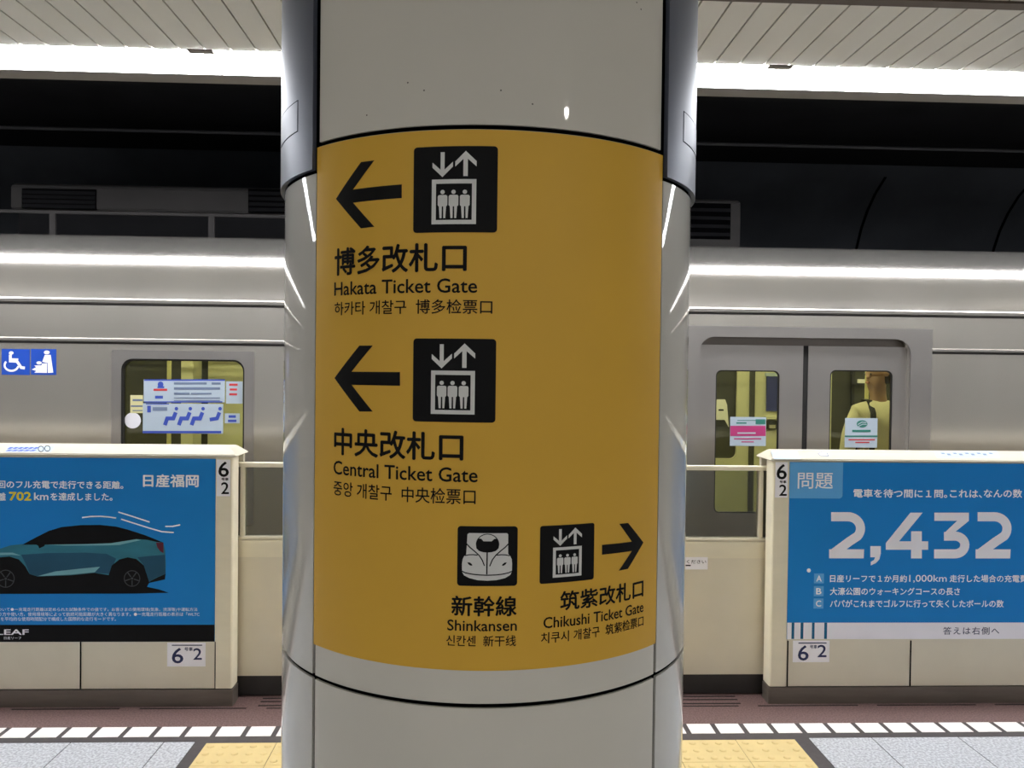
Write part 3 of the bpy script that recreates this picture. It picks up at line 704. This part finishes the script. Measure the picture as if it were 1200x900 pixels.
door_hole = rrect(dx0, dx1, -0.02, dz1, 0.09, 8, (0, 0, 1, 1))[::-1]
tp('side_wall', [outer, door_hole]+[win_hole(*w) for w in wins], 'steel', YT, 0.05)
# upper shoulder and roof, swept along the car
zr = z_s1
prof = [(0.0, zr)]; dh = 0.0145; h = 0.0
while h < 0.435:                       # lean of the skin: upright, a tight shoulder, then over to the roof
    m = h+dh/2
    lean = 7*m/0.20 if m < 0.20 else 7+20*(m-0.20)/0.08 if m < 0.28 else 27+46*(m-0.28)/0.155
    h += dh; prof.append((prof[-1][0]+dh*math.tan(R_(lean)), zr+h))
a_, b_ = prof[-1]
prof += [(a_+0.12, b_+0.022), (0.8, b_+0.075), (1.4, b_+0.10)]
prof = [(YT+a, b) for a, b in prof]+[(YT+2.8-a, b) for a, b in prof[::-1]]
mb = MB(); A = [mb.bm.verts.new((TX0, a, b)) for a, b in prof]; B = [mb.bm.verts.new((TX1, a, b)) for a, b in prof]
for i in range(len(prof)-1): mb.bm.faces.new((A[i], A[i+1], B[i+1], B[i]))
mb.bm.faces.new(A); mb.bm.faces.new(B[::-1])
build(mb, 'roof', 'steel', train, smooth=35)
box('far_wall', 'cabin_dark', train, TX0, TX1, YT+2.72, YT+2.8, -0.9, zr)
box('underframe', 'roofgrey', train, TX0, TX1, YT+0.06, YT+2.74, -1.3, -0.06)
# horizontal ridges
def ridge(z, x0, x1, h=0.028):
    build(MB().prism([(YT+0.002, z-h/2), (YT-0.010, z-h/2+.004), (YT-0.012, z+h*.2), (YT+0.002, z+h/2)], x0, x1), 'body_ridge', 'steel', train, smooth=20)
    build(MB().box(x0, x1, YT-0.003, YT+0.002, z-h/2-0.012, z-h/2-0.0005), 'ridge_groove', 'rubber', train)
ridge(tx(100, 352)[1], TX0, TX1, 0.03)
z2 = tx(100, 398)[1]
fx0, fx1 = tx(806, 450)[0], tx(1091, 450)[0]
ridge(z2, TX0, fx0, 0.024); ridge(tx(1150, 411)[1], fx1, TX1, 0.022)
# raised door portal
fz = tx(940, 383.5)[1]
tp('door_portal', [[(fx0, -0.2), (fx1, -0.2), (fx1, fz), (fx0, fz)], rrect(dx0, dx1, -0.15, dz1, 0.09, 8, (0, 0, 1, 1))[::-1]], 'steel_door', YT-0.006, 0.008)
lz1 = tx(940, 405)[1]; xm = tx(947.3, 450)[0]
YL = YT+0.045
tp('door_header', [[(dx0-.05, lz1-.03), (dx1+.05, lz1-.03), (dx1+.05, dz1+0.04), (dx0-.05, dz1+.04)]], 'steel_shade', YT+0.075, 0.02)
for k, (a, b_, pa, pb) in enumerate(((dx0-0.05, xm-0.016, 841, 916.5), (xm+0.016, dx1+0.05, 976, 1050))):
    gx0, gx1 = tx(pa, 470)[0], tx(pb, 470)[0]; gz1 = tx((pa+pb)/2, 434)[1]; gz0 = tx(880, 603)[1]
    leaf = tp('door_leaf', [rrect(a, b_, 0.0, lz1, 0.035, 6, (0, 0, int(k == 1), int(k == 0))), rrect(gx0, gx1, gz0, gz1, 0.035, 6)[::-1]], 'steel_door', YL, 0.03)
    tp('window_gasket', [rrect(gx0-.002, gx1+.002, gz0-.002, gz1+.002, 0.036, 6), rrect(gx0+.007, gx1-.007, gz0+.007, gz1-.007, 0.03, 6)[::-1]], 'rubber', YL+0.004, 0.014, leaf)
    tp('window_pane', [rrect(gx0, gx1, gz0, gz1, 0.035, 6)], 'train_glass', YL+0.016, 0.004, leaf)
box('door_seal', 'rubber', train, xm-0.0165, xm-0.0005, YL+0.004, YL+0.03, 0.0, lz1)
box('door_seal', 'rubber', train, xm+0.0005, xm+0.0165, YL+0.004, YL+0.03, 0.0, lz1)
for x0, x1 in wins:
    fr = tp('window_frame', [rrect(x0-0.055, x1+0.055, wz0-0.05, wz1+0.05, 0.012, 3), rrect(x0, x1, wz0, wz1, 0.065, 6)[::-1]], 'steel_door', YT-0.003, 0.005)
    tp('window_gasket', [rrect(x0-.004, x1+.004, wz0-.004, wz1+.004, 0.066, 6), rrect(x0+.010, x1-.010, wz0+.010, wz1-.010, 0.06, 6)[::-1]], 'rubber', YT+0.006, 0.03, fr)
    tp('window_pane', [rrect(x0, x1, wz0, wz1, 0.065, 6)], 'train_glass', YT+0.028, 0.005, fr)
# cabin
YC = YT+2.68
box('cabin_floor', 'cabin_floor', train, TX0, TX1, YT+0.085, YC, -0.05, 0.0)
box('cabin_ceiling', 'cabin', train, TX0, TX1, YT+0.10, YC, 2.26, 2.28)
for y in (YT+0.75, YT+2.0): box('cabin_light', 'cabin_lamp', train, TX0+.2, TX1-.2, y-0.05, y+0.05, 2.235, 2.262)
def cx(px, py): return at(px, py, YC)
fd0, fd1 = dx0+0.0, dx1+0.0; fm = (fd0+fd1)/2
fw = [(cx(800, 470)[0], cx(862, 470)[0], 0.98, cx(850, 400)[1])]
far_holes = [(fd0+.12, fm-.12), (fm+.12, fd1-.2)]
far_wins = [(-3.6, -2.45), (-1.9, -0.7), (-0.2, 1.0), (cx(973, 460)[0], cx(1075, 460)[0])]
lining = [[(TX0, 0), (TX1, 0), (TX1, 2.26), (TX0, 2.26)]]
zfw = cx(850, 537)[1]
x_dk0, x_dk1 = cx(805, 470)[0], cx(862.5, 470)[0]
allw = [(x_dk0, x_dk1, zfw, 1.95)]+[(a, b_, 0.95, 1.90) for a, b_ in far_wins]
tp('cabin_lining', lining+[rrect(a, b_, c, d, 0.06, 5)[::-1] for a, b_, c, d in allw], 'cabin', YC-0.03, 0.03)
for a, b_, c, d in allw:
    tp('far_window', [rrect(a-.01, b_+.01, c-.01, d+.01, 0.06, 5)], 'cabin_dark', YC+0.005, 0.01)
box('window_mullion', 'rubber', train, cx(998, 450)[0]-.012, cx(998, 450)[0]+.012, YC-.035, YC-.005, 0.96, 1.9)
a = rpx(878, 884, 436, 560, YC-.04); box('cabin_pillar', 'cabin_dark', train, a[0], a[1], YC-.045, YC-.028, 0.4, 2.2)
a = rpx(898.5, 925, 441, 482, YC-.05); box('window_blind', 'blind', train, a[0], a[1], YC-.05, YC-.032, a[2], a[3])
a = rpx(897, 926, 437, 441, YC-.05); box('blind_rail', 'sticker', train, a[0], a[1], YC-.06, YC-.032, a[2], a[3])
a = rpx(896, 916, 488, 491, YC-.05); box('wall_ledge', 'cabin', train, a[0], a[1], YC-.10, YC-.03, a[2], a[3])
a = rpx(899, 911, 493, 503, YC-.05); k = box('intercom', 'cabin_dark', train, a[0], a[1], YC-.07, YC-.03, a[2], a[3]); a = rpx(902, 909, 498, 502, YC-.08); box('intercom_button', 'cap', k, a[0], a[1], YC-.075, YC-.069, a[2], a[3])
a = rpx(1006, 1016, 444.5, 449, YC-.06); box('white_rectangle', 'poster_white', train, a[0], a[1], YC-.05, YC-.034, a[2], a[3])  # plain white rectangle on the far cabin wall
# seats along the far and near walls
def bench(x0, x1, y0, s):
    build(MB().prism([(y0, 0.40), (y0+s*0.44, 0.38), (y0+s*0.45, 0.44), (y0+s*.42, 0.47), (y0+s*.06, 0.45), (y0+s*.02, 0.90), (y0, 0.90)], x0, x1), 'bench_seat', 'seat', train, 0.01, 30)
    build(MB().box(x0, x1, min(y0, y0+s*.36), max(y0, y0+s*.36), 0.0, 0.385), 'bench_base', 'cabin_dark', train)
bench(-4.8, -0.1, YC-0.035, -1); bench(3.3, 6.5, YC-0.035, -1)
def pole(x, y):
    build(MB().tube((x, y, 0.0), (x, y, 2.255), 0.017), 'grab_pole', 'pole', train, smooth=40)
Yp = YT+2.0
pole(at(198, 500, Yp)[0], Yp); pole(dx0-0.12, Yp+.1); pole(dx1+.75, Yp+.1)
a = rpx(215, 229, 424, 520, YC-.2)
box('seat_end_panel', 'cabin', train, a[0], a[1], YC-.26, YC-.04, 0.3, 2.25)
Yq = YT+1.7
build(MB().tube((TX0+.5, Yq, 1.92), (TX1-.5, Yq, 1.92), 0.014), 'grab_rail', 'pole', train, smooth=40)
a = rpx(192, 205, 428, 440, Yq)
# luggage shelf seen through the left window
mb = MB()
for yk in np.linspace(YC-.36, YC-.06, 6): mb.tube((-4.6, yk, 1.80), (-0.2, yk, 1.80), 0.009, 8)
build(mb, 'luggage_rack', 'pole', train, smooth=40)
# priority symbols
x0, x1, z0, z1 = rpx(2, 35, 409, 439.3, YT)
k = decal('wheelchair_symbol', [rect(x0, x1, z0, z1)], 'priority_blue', train, 0.001, YT)
def zw(pts): return [at(x/15, 400+y/15, YT) for x, y in pts]
decal('symbol_figure', [[zw(circ(200, 205, 42, 16, 30))], [zw(stroke([(185, 235), (185, 345), (300, 350), (375, 460), (440, 470)], 50))], [zw(stroke([(190, 310), (325, 315)], 28))],
    [zw(stroke(arcpts(205, 420, 120, 98, -140, -350, 22), 36))]], 'poster_white', k, 0.0018, YT)
x0, x1, z0, z1 = rpx(36.3, 66, 409, 439.3, YT)
k = decal('priority_seat_symbol', [rect(x0, x1, z0, z1)], 'priority_blue', train, 0.001, YT)
decal('symbol_figure', [[zw(circ(825, 195, 52, 16, 34))], [zw([(790, 238), (895, 238), (940, 550), (845, 555), (840, 380), (745, 360)])], [zw(circ(690, 378, 48, 14, 28))],
    [zw([(605, 425), (735, 420), (740, 390), (830, 385), (830, 555), (605, 552), (640, 520), (560, 495), (640, 455)])]], 'poster_white', k, 0.0018, YT)
# roof equipment: air conditioner boxes with louvres, walkway rail
YA = YT+1.1
def aircon(pl_, pr_, y0, y1, vents, ref, Y=YA):
    x0, x1, z0, z1 = rpx(pl_, pr_, y0, y1, Y); 
    c = build(MB().prism([(Y, z0), (Y+.9, z0), (Y+.9, z1), (Y+.06, z1), (Y, z1-.03)], x0, x1), 'air_conditioner', 'roofgrey', train, 0.01, 30)
    box('mounting', 'tunnel_black', c, x0+.03, x1-.03, Y+.05, Y+.85, 2.55, z0+.01)
    for va, vb, vy0, vy1 in vents:
        a = rpx(va, vb, vy0, vy1, Y)
        v = box('vent', 'gap', c, a[0], a[1], Y-0.004, Y+.01, a[2], a[3])
        mb = MB()
        for i in range(4):
            zz = a[2]+(i+.6)*(a[3]-a[2])/4.4
            mb.prism([(Y-0.016, zz-.012), (Y-0.012, zz-.016), (Y-0.002, zz+.008), (Y-0.004, zz+.012)], a[0]+.004, a[1]-.004)
        build(mb, 'louver', 'tunnel_black', c)
aircon(12, 400, 216, 248, [(26, 113, 221.5, 245), (291, 380, 222, 250)], 0)
aircon(760, 868, 231, 290, [(774, 856, 238, 280)], 0)
x0 = at(-60, 246, YT+.75)[0]; x1 = at(420, 246, YT+.75)[0]; zq = at(150, 250, YT+.75)[1]
mb = MB().box(x0, x1, YT+.74, YT+.76, zq-.012, zq+.008)
rl = build(mb, 'roof_rail', 'roofgrey', train)
for px in (62, 248): 
    x = at(px, 260, YT+.75)[0]; box('rail_post', 'roofgrey', rl, x-.02, x+.02, YT+.742, YT+.758, 2.50, zq-.01)
# overhead conductor along the tunnel
Yo = 6.4
zo0 = at(150, 151, Yo)[1]; zo = at(600, 163, Yo)[1]
oc = thing('overhead_conductor', 'thin grey overhead conductor running above the train in the dark tunnel', 'cable', (0, Yo, zo))
build(MB().tube((TX0, Yo, zo), (TX1, Yo, zo), 0.014, 10), 'conductor_bar', 'pipe', oc, smooth=40)
for x in (-4, -1.2, 1.6, 4.4): build(MB().tube((x, Yo, zo+.012), (x, Yo, 3.585), 0.012, 8), 'hanger', 'tunnel_black', oc, smooth=40)

# ---------------------------------------------------------------- notices stuck inside the train windows
YG = YT+0.0275
def notice(name, box_, m, label, Y=YG):
    x0, x1, z0, z1 = rpx(*box_, Y)
    return tag(box(name, m, None, x0, x1, Y-0.0015, Y, z0, z1), label, 'sticker')
def zz(pts): return [at(130+x/7.03, 400+y/7.03, YG) for x, y in pts]
def zr_(x0, x1, y0, y1): return [zz([(x0, y1), (x1, y1), (x1, y0), (x0, y0)])]
t = notice('window_notice', (168.5, 263.5, 445, 471), 'sticker', 'upper white notice with lines of dark text in the left train window')
decal('blue_edge', [zr_(275, 940, 313, 325), zr_(275, 920, 494, 504)], 'sticker_blue', t, 0.0022, YG)
decal('grey_text', [zr_(520, 790, 338, 356), zr_(830, 905, 338, 356), zr_(520, 900, 378, 398), zr_(520, 650, 422, 440), zr_(660, 830, 424, 438), zr_(520, 900, 462, 470), zr_(520, 900, 484, 491)], 'sticker_grey', t, 0.0022, YG)
decal('round_logo', [[zz(circ(410, 355, 24, 14))], zr_(385, 440, 370, 385), zr_(365, 430, 448, 472)], 'sticker_blue', t, 0.0022, YG)
decal('red_text', [zr_(352, 465, 390, 408)], 'red', t, 0.0022, YG)
t = notice('window_notice', (167.5, 261.5, 473, 508), 'sticker', 'lower white notice with four blue seated figures in the left train window')
decal('blue_edge', [zr_(262, 910, 738, 757), zr_(290, 480, 512, 520), zr_(300, 330, 530, 585)], 'sticker_blue', t, 0.0022, YG)
decal('grey_text', [zr_(345, 465, 542, 572)], 'sticker_grey', t, 0.0022, YG)
for i, x in enumerate((500, 615, 720, 860)):
    s = 1 if i != 2 else 1
    if i == 3: body = [[zz(stroke([(x+35, 585), (x+15, 635), (x-45, 645)], 30))]]
    else: body = [[zz(stroke([(x+35, 585), (x+15, 635), (x-35, 635), (x-55, 690)], 32))]]
    decal('seated_figure', [[zz(circ(x+40, 555, 15, 12))]]+body, 'sticker_blue', t, 0.0022, YG)
t = notice('window_notice', (265, 284.5, 447, 473), 'sticker', 'small white notice with red print at the right edge of the left train window')
decal('red_text', [zr_(975, 1045, 348, 366), zr_(980, 1040, 388, 405), zr_(975, 1040, 428, 445)], 'red', t, 0.0022, YG)
t = notice('window_notice', (263.5, 281, 484.5, 496), 'sticker', 'little white notice with blue print below the red one in the left train window')
decal('blue_text', [zr_(970, 1030, 608, 630), zr_(965, 1035, 645, 665)], 'sticker_blue', t, 0.0022, YG)
x, z = at(155.5, 492.7, YG); r_ = 0.047
tag(link('round_sticker', put(flat([circ(x, z, r_, 32)], 0.001), to_plane(YG)), 'poster_grey', None), 'round grey sticker in the lower left of the left train window', 'sticker')
t = notice('window_notice', (152.8, 167.5, 463, 484), 'pole', 'small yellow card above the round grey sticker in the left train window')
decal('card_text', [zr_(180, 262, 476, 492), zr_(165, 262, 527, 540), zr_(180, 262, 566, 574)], 'sticker_grey', t, 0.0022, YG)
YG2 = YL+0.0155
def z8(pts): return [at(800+x/7.5, 480+y/7.5, YG2) for x, y in pts]
def z8r(x0, x1, y0, y1): return [z8([(x0, y1), (x1, y1), (x1, y0), (x0, y0)])]
t = notice('door_notice', (855.5, 897.5, 488.7, 522.5), 'sticker', 'white and pink notice on the left leaf of the train door', YG2)
decal('pink_band', [z8r(418, 728, 142, 232), z8r(450, 690, 250, 262), z8r(515, 625, 278, 288)], 'pink', t, 0.0022, YG2)
decal('grey_text', [z8r(470, 560, 112, 124), z8r(640, 725, 85, 128), z8r(480, 640, 92, 98)], 'green', t, 0.0022, YG2)
decal('pale_text', [z8r(480, 640, 200, 212)], 'sticker', t, 0.0026, YG2)
def z9(pts): return [at(940+x/6.925, 400+y/6.925, YG2) for x, y in pts]
def z9r(x0, x1, y0, y1): return [z9([(x0, y1), (x1, y1), (x1, y0), (x0, y0)])]
t = notice('door_notice', (990, 1028, 490, 524.5), 'sticker', 'white notice with a green oval mark on the right leaf of the train door', YG2)
decal('green_mark', [[z9(circ(485, 670, 44, 20, 30))], z9r(405, 555, 718, 736), z9r(345, 610, 764, 776)], 'green', t, 0.0022, YG2)
decal('mark_gap', [[z9(stroke([(450, 675), (485, 655), (520, 660)], 7))], [z9(stroke([(455, 690), (490, 672), (522, 674)], 6))]], 'sticker', t, 0.0026, YG2)
decal('red_text', [z9r(375, 590, 793, 803), z9r(430, 545, 815, 825)], 'red', t, 0.0022, YG2)
Yw = YC-.04
x0, x1, z0, z1 = rpx(838, 852, 468, 492, Yw)
t = tag(link('paper_notice', put(flat([[(x0, z0), (x1-.02, z0), (x1+.02, z0-.07), (x1, z1-.05), (x1-.02, z1), (x0, z1)]], 0.002), to_plane(Yw)), 'poster_white', None), 'white paper notice on the far side of the cabin, seen through the left door window', 'sticker')
decal('dark_line', [rect(*rpx(842, 848, 479.5, 481.5, Yw))], 'ink', t, 0.0022, Yw)

# ================================================================ PASSENGER
def skin_mesh(nodes, edges, root, sub=2):
    """nodes: name -> ((x,y,z), rx, ry)"""
    names = list(nodes); me = bpy.data.meshes.new('s'); me.from_pydata([nodes[n][0] for n in names], [(names.index(a), names.index(b_)) for a, b_ in edges], [])
    o = bpy.data.objects.new('s', me); COL.objects.link(o)
    md = o.modifiers.new('k', 'SKIN'); md.use_smooth_shade = True
    if not me.skin_vertices: me.skin_vertices.new()
    for i, n in enumerate(names):
        v = me.skin_vertices[0].data[i]; v.radius = nodes[n][1:3]; v.use_root = (n == root)
    s = o.modifiers.new('u', 'SUBSURF'); s.levels = sub; s.render_levels = sub
    bpy.context.view_layer.update()
    dg = bpy.context.evaluated_depsgraph_get(); out = bpy.data.meshes.new_from_object(o.evaluated_get(dg))
    bpy.data.objects.remove(o); bpy.data.meshes.remove(me)
    out.polygons.foreach_set('use_smooth', [True]*len(out.polygons))
    return out
PY = 5.75
pxc = at(1030, 470, PY)[0]; znk = at(1034, 468, PY)[1]      # base of the neck
person = thing('person', 'person in a cream shirt with a black bag strap standing inside the train door', 'person', (pxc, PY, 0))
S = znk/1.46
def P(x, y, z): return (pxc+x, PY+y, z*S)
def chain(d, e, pre, pts):
    for i, (p, r) in enumerate(pts):
        d[pre+str(i)] = (P(*p), r, r)
        if i: e.append((pre+str(i-1), pre+str(i)))
nd, ed = {}, []
for n, p, rx, ry in (('hip', (0, 0, .93), .14, .105), ('waist', (0, 0, 1.08), .125, .095), ('chest', (0, 0, 1.28), .15, .105), ('nb', (0, .01, 1.43), .065, .06), ('neck', (-.005, 0, 1.50), .055, .056), ('jaw', (-.03, -.01, 1.575), .066, .058), ('head', (-.012, 0, 1.65), .088, .078), ('crown', (0, 0, 1.715), .07, .065)):
    nd[n] = (P(*p), rx, ry)
for a, b_ in zip(['hip', 'waist', 'chest', 'nb', 'neck', 'jaw', 'head'], ['waist', 'chest', 'nb', 'neck', 'jaw', 'head', 'crown']): ed.append((a, b_))
nd['nose0'] = (P(-.088, -.022, 1.615), .014, .014); nd['nose1'] = (P(-.108, -.026, 1.603), .010, .010); ed += [('head', 'nose0'), ('nose0', 'nose1')]
nd['chin'] = (P(-.070, -.02, 1.553), .026, .024); ed.append(('jaw', 'chin'))
nd['ear'] = (P(.012, -.083, 1.63), .016, .012); ed.append(('head', 'ear'))
for s, t in ((-1, 'l'), (1, 'r')):
    chain(nd, ed, 'arm'+t, [((s*.155, 0, 1.365), .045), ((s*.198, .01, 1.22), .042), ((s*.225, .02, 1.06), .038), ((s*.225, -.02, .93), .031), ((s*.222, -.05, .81), .026), ((s*.220, -.06, .765), .030)])
    ed.append(('chest', 'arm'+t+'0'))
    for f, (dy, ln) in enumerate(((-.030, .075), (-.011, .085), (.009, .08), (.028, .062))):
        chain(nd, ed, 'f%d%s' % (f, t), [((s*.218, -.06+dy, .725), .0095), ((s*.214, -.064+dy, .725-ln*.5), .0085), ((s*.206, -.066+dy, .725-ln), .007)])
        ed.append(('arm'+t+'5', 'f%d%s0' % (f, t)))
    chain(nd, ed, 'th'+t, [((s*.205, -.098, .765), .011), ((s*.196, -.112, .73), .009), ((s*.192, -.114, .70), .0075)]); ed.append(('arm'+t+'5', 'th'+t+'0'))
    chain(nd, ed, 'leg'+t, [((s*.09, 0, .86), .088), ((s*.098, -.01, .50), .058), ((s*.10, .005, .33), .054), ((s*.102, .01, .09), .038), ((s*.105, -.02, .045), .036), ((s*.112, -.12, .035), .03)])
    ed.append(('hip', 'leg'+t+'0'))
link('body', skin_mesh(nd, ed, 'hip'), 'skin', person)
nd, ed = {}, []
for n, p, rx, ry in (('hem', (0, 0, .90), .155, .12), ('waist', (0, 0, 1.08), .142, .112), ('chest', (0, 0, 1.27), .172, .128), ('yoke', (0, .005, 1.385), .135, .10), ('collar', (0, .006, 1.462), .072, .066)):
    nd[n] = (P(*p), rx, ry)
for a, b_ in zip(['hem', 'waist', 'chest', 'yoke'], ['waist', 'chest', 'yoke', 'collar']): ed.append((a, b_))
for s, t in ((-1, 'l'), (1, 'r')):
    chain(nd, ed, 'sl'+t, [((s*.140, 0, 1.365), .078), ((s*.200, .01, 1.22), .064), ((s*.228, .02, 1.05), .052), ((s*.227, -.02, .92), .044), ((s*.223, -.045, .83), .038)]); ed.append(('yoke', 'sl'+t+'0'))
link('shirt', skin_mesh(nd, ed, 'waist'), 'shirt', person)
nd, ed = {}, []
nd['w'] = (P(0, 0, .97), .148, .114); nd['h'] = (P(0, 0, .88), .155, .12); ed.append(('w', 'h'))
for s, t in ((-1, 'l'), (1, 'r')):
    chain(nd, ed, 'l'+t, [((s*.092, 0, .78), .098), ((s*.10, -.01, .50), .075), ((s*.102, .005, .30), .066), ((s*.104, .01, .07), .056)]); ed.append(('h', 'l'+t+'0'))
link('trousers', skin_mesh(nd, ed, 'h'), 'trousers', person)
for s in (-1, 1):
    nd = {'a': (P(s*.103, .04, .045), .042, .042), 'b': (P(s*.108, -.06, .04), .044, .038), 'c': (P(s*.115, -.15, .03), .036, .028)}
    link('shoe', skin_mesh(nd, [('a', 'b'), ('b', 'c')], 'a'), 'shoe', person)
nd = {'a': (P(.045, .01, 1.57), .062, .058), 'b': (P(.03, .005, 1.66), .092, .090), 'c': (P(-.005, 0, 1.735), .085, .082), 'd': (P(-.065, -.01, 1.735), .05, .06)}
link('hair', skin_mesh(nd, [('a', 'b'), ('b', 'c'), ('c', 'd')], 'b'), 'hair', person)
def strip_mesh(pts, w, th=0.006):
    mb = MB(); prev = None
    for i, (c, n) in enumerate(pts):
        c, n = Vector(c), Vector(n).normalized(); d = (Vector(pts[min(i+1, len(pts)-1)][0])-Vector(pts[max(i-1, 0)][0])).normalized(); sd = d.cross(n).normalized()
        cur = [mb.bm.verts.new(c+sd*a*w/2+n*b_*th) for a, b_ in ((-1, 0), (1, 0), (1, 1), (-1, 1))]
        if prev:
            for k in range(4): mb.bm.faces.new((prev[k], prev[(k+1) % 4], cur[(k+1) % 4], cur[k]))
        else: mb.bm.faces.new(cur)
        prev = cur
    mb.bm.faces.new(prev[::-1]); return mb
pts = [(P(-.085, .10, 1.36), (0, 1, .3)), (P(-.085, .05, 1.455), (0, .3, 1)), (P(-.085, -.03, 1.45), (0, -.5, 1)), (P(-.09, -.10, 1.37), (0, -1, .3)), (P(-.10, -.128, 1.27), (0, -1, 0)), (P(-.11, -.128, 1.12), (0, -1, 0)), (P(-.13, -.09, 1.05), (-.5, -1, 0))]
build(strip_mesh(pts, 0.04), 'bag_strap', 'strap', person, smooth=40)
build(MB().box(pxc-.14, pxc+.12, PY+.115, PY+.235, 1.0*S, 1.38*S), 'backpack', 'strap', person, 0.03, 40)
for dy in (-.062, .03):
    build(MB().tube(P(-.092, dy, 1.632), P(-.097, dy, 1.632), .008, 10), 'eye', 'eye', person)
build(MB().tube(P(-.094, -.04, 1.575), P(-.094, .005, 1.575), .007, 8), 'mouth', 'lip', person, smooth=40)
